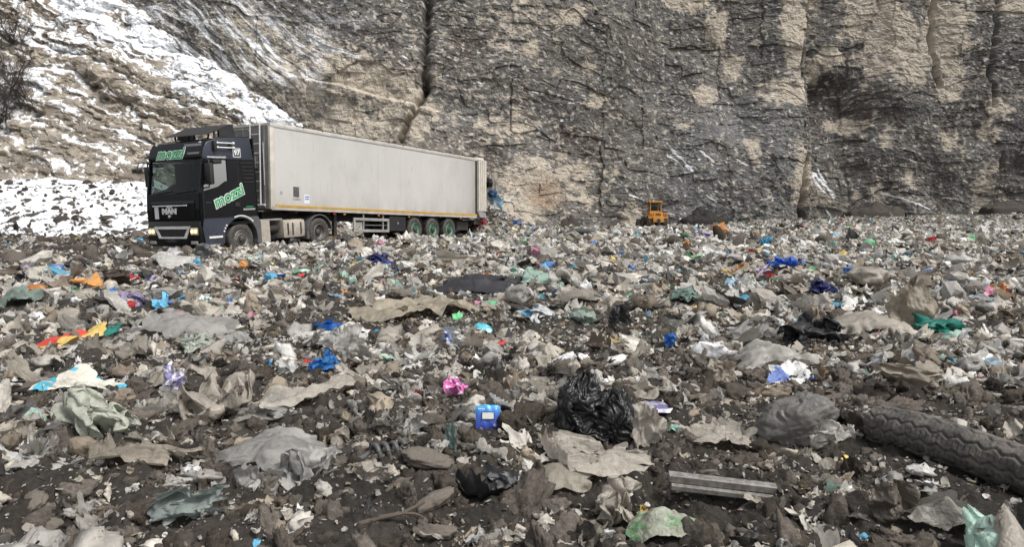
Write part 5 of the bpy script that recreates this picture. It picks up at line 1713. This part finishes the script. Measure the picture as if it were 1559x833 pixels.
for q_ in np.linspace(0.05, 0.95, 6):
    HERO.append((ax + (bx - ax) * q_, ay + (by - ay) * q_, 0.2, "old tyre"))

# aluminium frame profile
al = empty("metal_frame", (0, 0, 0))
tag(al, "length of grey aluminium frame profile lying across the soil", "metal frame")
w = MB()
w.prism([(-0.045, 0.0), (0.045, 0.0), (0.045, 0.05), (0.03, 0.055), (-0.03, 0.055), (-0.045, 0.05)], -0.42, 0.42, Matrix.Rotation(math.radians(90), 4, 'Z'), 0.004)
w.build("rail", M['frame'], al)
w = MB()
w.prism([(-0.075, -0.04), (-0.05, -0.04), (-0.05, 0.02), (-0.075, 0.015)], -0.42, 0.40, Matrix.Rotation(math.radians(-90), 4, 'Z'))
w.build("glazing_bead", M['frame'], al)
w = MB()
w.box(-0.40, 0.419, -0.098, -0.050, -0.045, -0.004, 0.005)
w.build("lower_rail", M['frame'], al)
w = MB()
w.box(0.421, 0.45, -0.10, 0.03, -0.04, 0.05, 0.004)
w.build("end_cap", M['plastic'], al)
al.scale = (0.72, 0.72, 0.72)
place(al, 1098, 772, 0.12, (math.radians(10), math.radians(5), math.radians(-6)), 0.4, "aluminium frame")

# corrugated hose coil
hs = MB()
pts = []
for k in range(120):
    a = k / 120 * 2 * math.pi * 3.4
    pts.append((k / 120 * 0.20 - 0.10, 0.05 * math.cos(a), 0.055 + 0.05 * math.sin(a)))
pts = [(-0.22, 0.0, 0.03), (-0.16, 0.03, 0.025)] + pts
hs.tube(pts, [0.0135 + 0.0025 * (k % 2) for k in range(len(pts))], 8)
o = hs.build("flexible_hose", M['greyplastic'], None, True)
tag(o, "grey coiled flexible hose in the soil beside a brown stone", "hose")
place(o, 592, 706, 0.02, (0, 0, math.radians(25)), 0.14, "coiled hose")

# branch
br = MB()
br.tube([(-0.32, 0, 0.0), (-0.15, 0.02, 0.045), (0.02, 0.0, 0.10), (0.16, -0.02, 0.13), (0.30, 0.01, 0.19)], [0.026, 0.022, 0.02, 0.016, 0.009], 8)
br.tube([(0.16, -0.02, 0.13), (0.24, -0.05, 0.13), (0.30, -0.06, 0.10)], [0.012, 0.009, 0.004], 6)
o = br.build("broken_branch", M['wood'], None, True)
tag(o, "broken brown branch lying slanted among clods", "branch")
o.scale = (.8, .8, .7)
place(o, 575, 808, -0.01, (0, 0, math.radians(12)), 0.25, "broken branch")
br = MB()
br.box(-0.20, 0.20, -0.05, 0.05, 0, 0.022, 0.004)
o = br.build("wooden_plank", M['wood'], None)
tag(o, "short weathered plank tilted on the soil below the yellow wrapper", "plank")
place(o, 20, 606, 0.06, (math.radians(15), math.radians(-10), math.radians(10)), 0.2, "weathered plank")

# cardboard
def carton(px, py, s, rot, label, noun, mat='card'):
    w = MB()
    w.box(-s, s, -s * 0.6, s * 0.6, 0, s * 0.8, 0.004)
    w.bm.faces.ensure_lookup_table()
    top = max(w.bm.faces, key=lambda f: f.calc_center_median().z)
    bmesh.ops.delete(w.bm, geom=[top], context='FACES_ONLY')
    for v in w.bm.verts:
        v.co.x += 0.12 * s * noise(v.co.x * 9, v.co.y * 9, 3.0)
        v.co.z *= 1 + 0.25 * float(noise(v.co.x * 7, v.co.y * 7, 6.0))
    e_ = empty("cardboard_box", (0, 0, 0))
    w.build("box_body", M[mat], e_)
    w = MB()
    w.prism([(-s * 0.98, s * 0.8), (-s * 1.5, s * 1.05), (-s * 1.5, s * 1.07), (-s * 0.98, s * 0.82)], -s * 0.58, s * 0.55)
    w.prism([(s * 0.98, s * 0.8), (s * 1.45, s * 0.6), (s * 1.46, s * 0.62), (s * 0.98, s * 0.82)], -s * 0.55, s * 0.58)
    w.build("box_flap", M[mat], e_)
    tag(e_, label, "cardboard box")
    return place(e_, px, py, 0.0, rot, s, noun)


carton(1258, 575, 0.10, (0.2, 0.15, 0.4), "crushed brown cardboard box right of the slumped translucent bag", "crushed box")
carton(1250, 541, 0.085, (-0.2, 0.3, -0.5), "dark stained cardboard carton behind the crushed brown box", "stained carton")
carton(1228, 606, 0.055, (0.3, 0.2, 0.9), "small tan carton scrap above a square blue piece", "tan carton")
carton(1284, 622, 0.065, (0.1, -0.3, -0.2), "tan carton at the end of the old tyre", "carton by the tyre")

# a dark rolled mat far off and the earth heaps under the cliff
w = MB()
w.tube([(-1.3, 0, 0.25), (-0.5, 0.05, 0.36), (0.4, 0.0, 0.33), (1.3, 0.1, 0.22)], [0.16, 0.27, 0.26, 0.14], 12)
o = w.build("rolled_mat", mat_plain("dark_mat", (.055, .06, .06), 0.8), None, True)
tag(o, "dark rolled mat lying on far refuse beyond the trailer", "rolled mat")
place(o, 888, 359, 0.0, (0, 0, 0.1), .7, "rolled mat")
o.scale = (.55, .55, .55)


def heap(px, py, w_px, h_px, D, label, noun, c):
    x = (px - 779.5) / F_PX * D
    W, H = w_px * D / F_PX, h_px * D / F_PX
    n = 70
    u, v = np.meshgrid(np.linspace(-1, 1, n), np.linspace(-1, 1, n), indexing='ij')
    r = np.hypot(u, v)
    r = r + 0.22 * noise(u * 2.2, v * 2.2, px + 5)
    z = np.clip(1 - r, 0, 1) ** 0.85 * 1.25 * (0.8 + 0.7 * noise(u * 2.4, v * 2.4, px)) + 0.28 * np.clip(1.1 - r, 0, 1) * fbm(u * 6, v * 6, px, 4, 0.65) - 1.2 * sstep(0.9, 1.15, r) - 1.6 * sstep(0.82, 1.0, np.maximum(np.abs(u), np.abs(v)))
    o = link("soil_heap", mesh_np("soil_heap", np.stack([u * W * .56, v * W * .4, z * H * 1.15 - 0.15], -1).reshape(-1, 3), grid_faces(n, n)[:, ::-1] if False else grid_faces(n, n), c))
    o.location = (x, D, float(base_z(x, D)) + 0.62)
    tag(o, label, "soil heap")
    HERO.append((x, D, W * .5, noun))


DK1 = mat_plain("black_earth", (.022, .020, .018), .95, dscale=1.5)
DK2 = mat_plain("dark_earth", (.05, .042, .035), .95, dscale=1.5)
heap(1070, 337, 72, 16, 92, "black earth heap to the right of the yellow wheel loader", "black heap", DK1)
heap(1332, 331, 92, 15, 95, "long dark brown earth bank below the scree with snow", "brown bank", DK2)
heap(868, 342, 36, 11, 84, "low dark earth heap at the cliff foot, left of the wheel loader", "low dark heap", DK2)
heap(1530, 332, 70, 10, 90, "brown earth hump on the far refuse at the field's edge", "brown hump", DK2)

# refuse hanging out of the trailer and the spill below it
def local(X_, Y_, Z_):
    p = TR_C + FWD * X_ + LEFT * Y_
    return Vector((p.x, p.y, TR_Z + Z_))


def hang(name, X_, Y_, Z_, s, colour, label, cat, form='ball', seed=1, mat=None):
    V, Fq = ball(seed, 18, crease=.8) if form == 'ball' else sheet(seed, 22, amp=.3, tall=.4)
    if form != 'ball':
        V = V[:, [0, 2, 1]]
    V = (V - V.mean(0)) * np.array(s)
    o = link(name, mesh_np(name, V, Fq, mat or M['film']))
    o.location = local(X_, Y_, Z_)
    o.color = (*(C[colour] if isinstance(colour, str) else colour), 1)
    tag(o, label, cat)


hang("plastic_bag", -14.3, 1.35, 2.3, (.40, .42, .5), (.10, .20, .38), "blue bag bulging out of the open rear of the trailer", "plastic bag", seed=5)
hang("plastic_bag", -14.2, 1.15, 2.85, (.42, .5, .6), 'dark', "black bag at the top of the load, open trailer rear", "plastic bag", seed=6, mat=M['blackfilm'])
hang("plastic_sheet", -14.4, 1.55, 1.9, (.7, .6, 1.0), 'lightblue', "pale blue film hanging down from the open rear of the trailer", "plastic sheet", 'sheet', 7)
hang("plastic_sheet", -14.3, 1.0, 2.4, (.8, .6, 1.2), 'white', "white film hanging from the load at the trailer rear", "plastic sheet", 'sheet', 8)
hang("plastic_bag", -14.4, 1.2, 1.5, (.9, .9, .8), 'pale', "pale bag low in the open rear of the trailer", "plastic bag", seed=9)
hang("plastic_bag", -13.7, -0.5, 2.0, (1.0, 1.0, 1.6), 'brown', "brown sack filling the far side of the trailer's open rear", "plastic bag", seed=10)
hang("plastic_sheet", -14.3, 1.45, 2.75, (.4, .4, .9), 'beige', "beige strip hanging beside the black bag at the trailer rear", "plastic sheet", 'sheet', 12)
hang("plastic_bag", -15.0, 2.3, 0.85, (.5, .5, .4), 'blue', "blue bag in the fresh spill behind the trailer", "plastic bag", seed=15)
hang("cloth_rag", -13.6, 1.25, 0.75, (.4, .5, .9), (.30, .04, .05), "dark red cloth hanging below the rear flap of the trailer", "cloth", 'sheet', 14)

# brown stones
STV = [lump(900 + k, 4, 0.30) for k in range(4)]
STM = [mesh_np("stone", V * np.array([1.15, 1, .85]), Fq, M['stone']) for V, Fq in STV]
for k, (px, py, w_px, label, noun) in enumerate([
        (652, 706, 62, "flat brown stone beside the coiled hose", "brown stone"), (612, 452, 40, "round brown clod in the crook of the cream tarpaulin", "round clod"),
        (664, 820, 56, "smooth tan boulder at the bottom of the view, under the branch", "tan boulder"), (660, 767, 54, "rounded dusty stone below the beige standing strip", "dusty stone"),
        (52, 766, 44, "big brown clod at the lower corner, under the flat whitish film", "corner clod"), (76, 800, 30, "bluish grey stone slab at the lower corner", "bluish stone"),
        (126, 515, 34, "brown clod right behind the yellow wrapper", "brown clod"), (1074, 724, 30, "pale brown stone above the aluminium frame", "pale stone"),
        (618, 388, 30, "brown clod by the trailer wheels", "clod by the wheels"), (708, 540, 16, "tan rounded stone right of the printed white packet", "tan stone")]):
    o = link("stone", STM[k % 4])
    x, y = at(px, py + 6)
    s = w_px * y / F_PX
    o.scale = (s, s * 0.9, s * 0.7)
    o.location = (x, y, float(gz(x, y, False)) + s * 0.18)
    o.rotation_euler = (0.1 * k, 0.2, k * 1.3)
    tag(o, label, "stone")
    HERO.append((x, y, s * 0.5, noun))

# bare bushes on the snowy spur
def slope_point(px, py):
    i = int(np.argmin((PXh - px) ** 2 + (PYh - py) ** 2 + 1e6 * (Th > 1)))
    return float(Xh.flat[i]), float(YH_.flat[i]), float(VH.flat[i])


def bush(px, py, s, seed, label):
    r = random.Random(seed)
    w = MB()

    def twig(p, d, l, rad, depth):
        pts, rs = [Vector(p)], [rad]
        for k in range(3):
            d = (d + Vector((r.uniform(-.3, .3), r.uniform(-.3, .3), r.uniform(-.15, .3)))).normalized()
            pts.append(pts[-1] + d * l / 3)
            rs.append(rad * (1 - 0.25 * (k + 1)))
        w.tube(pts, rs, 3)
        if depth:
            for _ in range(4):
                twig(pts[r.choice((1, 2, 3))], (d + Vector((r.uniform(-.9, .9), r.uniform(-.9, .9), r.uniform(-.4, .6)))).normalized(), l * r.uniform(.45, .75), rad * .6, depth - 1)
    for _ in range(9):
        twig((r.uniform(-.3, .3) * s, 0, 0), Vector((r.uniform(-.8, .8), -0.5 + r.uniform(-.5, .3), r.uniform(.4, 1))).normalized(), s * r.uniform(.6, 1.1), 0.05, 3)
    o = w.build("bare_bush", M['bark'])
    o.location = slope_point(px, py)
    tag(o, label, "bush")


for k, (px, py, s, t_) in enumerate([(12, 105, 3.2, "bare dark bush on the snowy slope, topmost at its edge"), (34, 150, 2.8, "bare dark bush below the topmost one on the snowy slope"), (8, 195, 2.8, "bare dark bush lowest at the edge of the snowy slope"),
                                      (60, 172, 2.0, "small bare bush in the snow band beside the larger ones"), (30, 70, 2.2, "sparse bare bush high on the snowy slope")]):
    bush(px, py, s, 40 + k, t_)
# ------------------------------------------------------------------ the rest of the refuse
HX = np.array([[a, b, c] for a, b, c, _ in HERO])
PAL = [((.41, .375, .32), 24, "beige"), ((.36, .345, .32), 18, "grey"), ((.48, .455, .41), 15, "pale"), ((.66, .65, .62), 9, "white"), ((.28, .235, .18), 9, "tan"), ((.16, .13, .10), 5, "brown"), ((.05, .048, .047), 6, "black"),
       ((.08, .20, .48), .8, "blue"), ((.14, .42, .62), 1.0, "cyan"), ((.36, .50, .60), .9, "light blue"), ((.12, .38, .18), .6, "green"), ((.40, .56, .48), 1.0, "mint"), ((.55, .05, .05), .7, "red"), ((.62, .30, .40), .5, "pink"),
       ((.60, .44, .14), .6, "yellow"), ((.60, .26, .08), .4, "orange"), ((.42, .37, .54), .5, "lilac")]
PW = np.array([p[1] for p in PAL], float)
PW /= PW.sum()


def sample_band(d0, d1, count, med, sig):
    d = np.sqrt(RS.uniform(d0 * d0, d1 * d1, count))
    a = RS.uniform(math.radians(-40), math.radians(40), count)
    s = med * np.exp(RS.normal(0, sig, count))
    x, y = d * np.sin(a), d * np.cos(a)
    keep = RS.uniform(0, 1, count) < cover(x, y)
    return x[keep], y[keep], s[keep]


def cover(x, y):
    n = 0.5 + 0.9 * noise(x / 1.6, y / 2.2, 71.0) + 0.5 * noise(x / 5.0, y / 7.0, 77.0)
    k = sstep(-0.15 - 0.25 * sstep(16, 30, y), 0.62 - 0.3 * sstep(16, 30, y), n)
    k = (k + 0.12) * (1 - 0.93 * bare(x, y))
    rx, ry = x - TR_C.x, y - TR_C.y
    s = -(rx * FWD.x + ry * FWD.y)
    w = rx * LEFT.x + ry * LEFT.y
    k = k * np.where((s > -3.2) & (s < 13.2) & (np.abs(w) < 1.35), 0.12, 1.0)
    k = k * np.where((s > -4) & (s < 14) & (w > 1.2) & (w < 6), 1.6, 1.0)
    px = x / y * F_PX
    k = k * np.where((y > 34) & (px < -430), 0.0, 1.0)
    return k


bands = [(3.0, 6.5, 10500, .055, .70), (6.5, 11, 15000, .070, .64), (11, 19, 22000, .098, .55), (19, 32, 38000, .125, .5), (32, 56, 48000, .19, .45), (56, 100, 48000, .27, .42)]
xs, ys, ss = [np.concatenate(q) for q in zip(*[sample_band(*b_) for b_ in bands])]
ss = np.minimum(ss, 0.28 + ys * 0.006)
ci = RS.choice(len(PAL), len(xs), p=PW)
PF = PW.copy()
PF[[2, 3]] *= 2.2
PF[[4, 5]] *= 0.5
PF[7:] *= 0.65
PF /= PF.sum()
PN = PW.copy()
PN[7:] *= 0.4
PN[[2, 3]] *= 1.3
PN[12] *= 0.5
PN /= PN.sum()
ci = np.where(ys < 11, RS.choice(len(PAL), len(xs), p=PN), ci)
ci = np.where(ys > 17, RS.choice(len(PAL), len(xs), p=PF), ci)
# keep clear of the pieces already placed
clear = np.ones(len(xs), bool)
for hx, hy, hr in HX:
    near = ((xs - hx) ** 2 + ((ys - hy) / 1.2) ** 2) < (hr * 0.98 + ss * 0.48) ** 2
    front = (np.abs(xs - hx) < hr + ss * 0.4) & (ys < hy) & (ys > hy - hr * 1.5 - 0.12) & (ss > hr * 0.35)
    clear &= ~(near & (RS.uniform(size=len(xs)) < .98)) & ~front
xs, ys, ss, ci = xs[clear], ys[clear], ss[clear], ci[clear]
inview = np.abs(xs / ys) < 0.66
score = np.where(inview & (ys < 40) & (ys > 3.3), ss / ys, 0)
order = np.argsort(-score)
top = order[:240]
flip = (ci[top] > 6) & ((RS.uniform(size=len(top)) < .75) | (ys[top] < 8))
ci[top[flip]] = RS.choice(5, int(flip.sum()))
rest = np.setdiff1d(np.arange(len(xs)), top)
base_cols = np.array([p[0] for p in PAL])
cols = np.minimum(base_cols[ci] * 1.08 * np.exp(RS.normal(0, 0.18, (len(xs), 1))), .8)

SV0 = [sheet(3000 + k, 11, amp=.36, tall=.42, ragged=.4) for k in range(26)] + [ball(3100 + k, 9, crease=1.0, squash=.5) for k in range(5)]
SV1 = [sheet(3200 + k, 7, amp=.38, tall=.5, ragged=.4) for k in range(22)] + [ball(3300 + k, 5, crease=.9, squash=.6) for k in range(3)]
SV2 = [sheet(3400 + k, 5, amp=.35, tall=.55, ragged=.35) for k in range(18)]
for lo, hi, vr in ((0, 11, SV0), (11, 32, SV1), (32, 200, SV2)):
    i = rest[(ys[rest] >= lo) & (ys[rest] < hi)]
    o = link("refuse_scatter", scatter_mesh("refuse_scatter", vr, xs[i], ys[i], ss[i], M['loose'], cols[i], tilt=.55, sink=.10, flat=(.6, 1.5), smooth=(lo == 0)))
    tag(o, kind="stuff")

# spill behind the trailer
n = 1500
a = RS.uniform(0, 2 * math.pi, n)
r = np.abs(RS.normal(0, 1, n))
px_ = -14.9 - 1.5 * r * np.cos(a)
py_ = 1.1 + 1.3 * r * np.sin(a)
ok_ = (px_ < -13.75) | (np.abs(py_) > 1.45)
px_, py_ = px_[ok_], py_[ok_]
n = len(px_)
P = [local(p, q, 0) for p, q in zip(px_, py_)]
sx_, sy_ = np.array([p.x for p in P]), np.array([p.y for p in P])
zb = base_z(sx_, sy_) + RS.uniform(0, .15, n)
cc = base_cols[RS.choice(len(PAL), n, p=PW)]
tag(link("spilled_refuse", scatter_mesh("spilled_refuse", SV1, sx_, sy_, RS.uniform(.10, .36, n), M['loose'], cc, tilt=.9, zs=zb)), kind="stuff")

# shreds no bigger than a fingernail
n = 22000
d = np.sqrt(RS.uniform(9, 110, n))
a = RS.uniform(math.radians(-40), math.radians(40), n)
cc = base_cols[RS.choice(7, n, p=PW[:7] / PW[:7].sum())] * 0.8
x_, y_ = d * np.sin(a), d * np.cos(a)
tag(link("fine_shreds", scatter_mesh("fine_shreds", [sheet(8000 + k, 4, amp=.3, tall=.6, ragged=.5, fold=False) for k in range(8)], x_, y_, .013 * np.exp(RS.normal(0, .55, n)) * (0.7 + d / 12), M['loose'], cc, tilt=.7, sink=.5, zs=gz(x_, y_), smooth=False)), kind="stuff")

# crumbs and clods of soil
LV = [lump(5000 + k, 2, .7) for k in range(14)]
LV3 = [lump(5100 + k, 3, .8) for k in range(12)]
LV4 = [lump(5200 + k, 4, .85) for k in range(12)]
def clod_cols(n):
    t = RS.uniform(0, 1, (n, 1)) ** 1.4
    return np.array([[.050, .041, .033]]) * (1 - t) + np.array([[.160, .140, .120]]) * t


def soil_attr_mat():
    m, nt, b = new_mat("loose_soil")
    at_n = nt.nodes.new("ShaderNodeAttribute")
    at_n.attribute_name = "Col"
    f = tex_noise(nt, 34.0, 6, 0.75)
    g = ramp(nt, f, [(0.32, 0.55), (0.7, 1.45)])
    col = mixc(nt, at_n.outputs['Color'], g, 1.0, 'MULTIPLY')
    f2 = tex_noise(nt, 60.0, 3, 0.6)
    k = ramp(nt, f2, [(0.66, 0.0), (0.70, 0.5)])
    col = mixc(nt, col, (0.26, 0.23, 0.19), k)
    nt.links.new(col, b.inputs['Base Color'])
    b.inputs['Roughness'].default_value = 0.95
    b.inputs['Specular IOR Level'].default_value = 0.2
    add_bump(nt, b, f, 0.9, 0.02)
    return m


M['loose_soil'] = soil_attr_mat()


def clods(d0, d1, count, med, sig, vr, cap):
    d = np.sqrt(RS.uniform(d0 * d0, d1 * d1, count))
    a = RS.uniform(math.radians(-40), math.radians(40), count)
    x, y = d * np.sin(a), d * np.cos(a)
    s = np.minimum(med * np.exp(RS.normal(0, sig, count)), cap)
    kp = RS.uniform(size=count) < 0.35 + 0.9 * (0.5 - noise(x / 1.6, y / 2.2, 71.0))
    for hx, hy, hr in HX:
        kp &= ~((((x - hx) ** 2 + (y - hy) ** 2) < (hr * .8) ** 2) | ((np.abs(x - hx) < hr * .9) & (y < hy) & (y > hy - hr * 1.2) & (s > hr * .5)))
    x, y, s = x[kp], y[kp], s[kp]
    tag(link("soil_crumbs", scatter_mesh("soil_crumbs", vr, x, y, s, M['loose_soil'], clod_cols(len(x)), tilt=.8, sink=.12, smooth=True)), kind="stuff")


clods(3.0, 9, 21000, .028, .6, LV, .08)
clods(3.0, 8, 45000, .016, .5, [lump(5400 + k, 1, .8) for k in range(10)], .04)
clods(3.0, 12, 4200, .060, .4, LV3, .14)
clods(3.0, 8, 900, .11, .35, LV4, .22)
clods(9, 20, 12000, .055, .5, LV, .2)
clods(20, 45, 9000, .12, .5, LV, .4)
# rocks poking out of the snow apron
n = 1000
d = RS.uniform(35, 60, n)
pxr = RS.uniform(-560, 330, n)
x = (pxr - 779.5) / F_PX * d
tag(link("rubble", scatter_mesh("rubble", LV, x, d, np.minimum(.16 * np.exp(RS.normal(0, .5, n)), .6), M['loose_soil'], clod_cols(n) * .9, tilt=.8, zs=apron(x, d) + .08)), kind="stuff")

# ------------------------------------------------------------------ the larger scraps, one object each
IV = [mesh_np("plastic_scrap", *sheet(7000 + k, 26, amp=.34, tall=.40, ragged=.42, strips=(.2 if k % 4 == 0 else 0)), M['clearfilm' if k % 4 == 1 else 'film']) for k in range(26)]
IB = [mesh_np("crumpled_bag", *crumple(7100 + k, 26), M['film']) for k in range(10)]
IC = [mesh_np("soil_clod", *lump(7200 + k, 5, .8), M['clod']) for k in range(8)]
FORMS = ["crumpled", "torn", "folded", "ragged", "twisted", "curled"]
used = set()


def say(x, y, size, head):
    """a label that no other piece carries: what it looks like and what it lies beside"""
    dd = np.hypot(HX[:, 0] - x, HX[:, 1] - y)
    for k in np.argsort(dd)[:9]:
        hx, hy, hr, noun = HERO[k]
        dx, dy = x - hx, y - hy
        side = ("right of" if dx > 0 else "left of") if abs(dx) > abs(dy) else ("behind" if dy > 0 else "in front of")
        gap = dd[k] - hr
        far = "close " if gap < size else ("" if gap < 4 * size else "some way ")
        lab = f"{head} {far}{side} the {noun}"
        if lab not in used:
            used.add(lab)
            return lab
    k0, k1 = np.argsort(dd)[:2]
    lab = f"{head} between the {HERO[k0][3]} and the {HERO[k1][3]}"
    used.add(lab)
    return lab


for q, i in enumerate(top):
    x, y, s = float(xs[i]), float(ys[i]), float(ss[i])
    isbag = q % 4 == 3
    form = FORMS[RS.randint(len(FORMS))]
    me = IB[RS.randint(len(IB))] if isbag else IV[RS.randint(len(IV))]
    if np.any(((HX[:, 0] - x) ** 2 + (HX[:, 1] - y) ** 2) < (HX[:, 2] * .9 + s * .5) ** 2):
        continue
    o = link("crumpled_bag" if isbag else "plastic_scrap", me)
    o.location = (x, y, float(gz(x, y, False)) + s * .08)
    o.rotation_euler = (RS.normal(0, .35), RS.normal(0, .35), RS.uniform(0, 6.28))
    st_ = math.exp(RS.normal(.05, .30))
    o.scale = (s * st_, s / st_ * RS.uniform(.9, 1.15), s * RS.uniform(.6, 1.2))
    o.color = (*cols[i], 1)
    big = "wide" if s / y > .03 else "small"
    tag(o, say(x, y, s, f"{big} {PAL[ci[i]][2]} " + ("crumpled bag" if isbag else f"{form} film scrap")), "plastic bag" if isbag else "film scrap", "bags crumpled into the soil" if isbag else "scraps of film strewn over the soil")

n = 70
d = np.sqrt(RS.uniform(3.4 ** 2, 8 ** 2, n))
a = RS.uniform(math.radians(-34), math.radians(34), n)
for k in range(n):
    x, y = float(d[k] * math.sin(a[k])), float(d[k] * math.cos(a[k]))
    if np.any(((HX[:, 0] - x) ** 2 + (HX[:, 1] - y) ** 2) < (HX[:, 2] + .1) ** 2) or np.any((np.abs(HX[:, 0] - x) < HX[:, 2]) & (HX[:, 1] > y) & (HX[:, 1] - HX[:, 2] - .4 < y)):
        continue
    s = float(RS.uniform(.10, .20))
    o = link("soil_clod", IC[k % 8])
    o.scale = (s, s * RS.uniform(.8, 1.2), s * RS.uniform(.7, 1))
    o.location = (x, y, float(gz(x, y, False)) + s * .15)
    o.rotation_euler = (RS.normal(0, .4), RS.normal(0, .4), RS.uniform(0, 6.28))
    w_ = ["round", "flat", "knobbly", "cracked"][k % 4]
    tag(o, say(x, y, s, f"{w_} dark brown clod of soil"), "clod", "clods of dark soil")
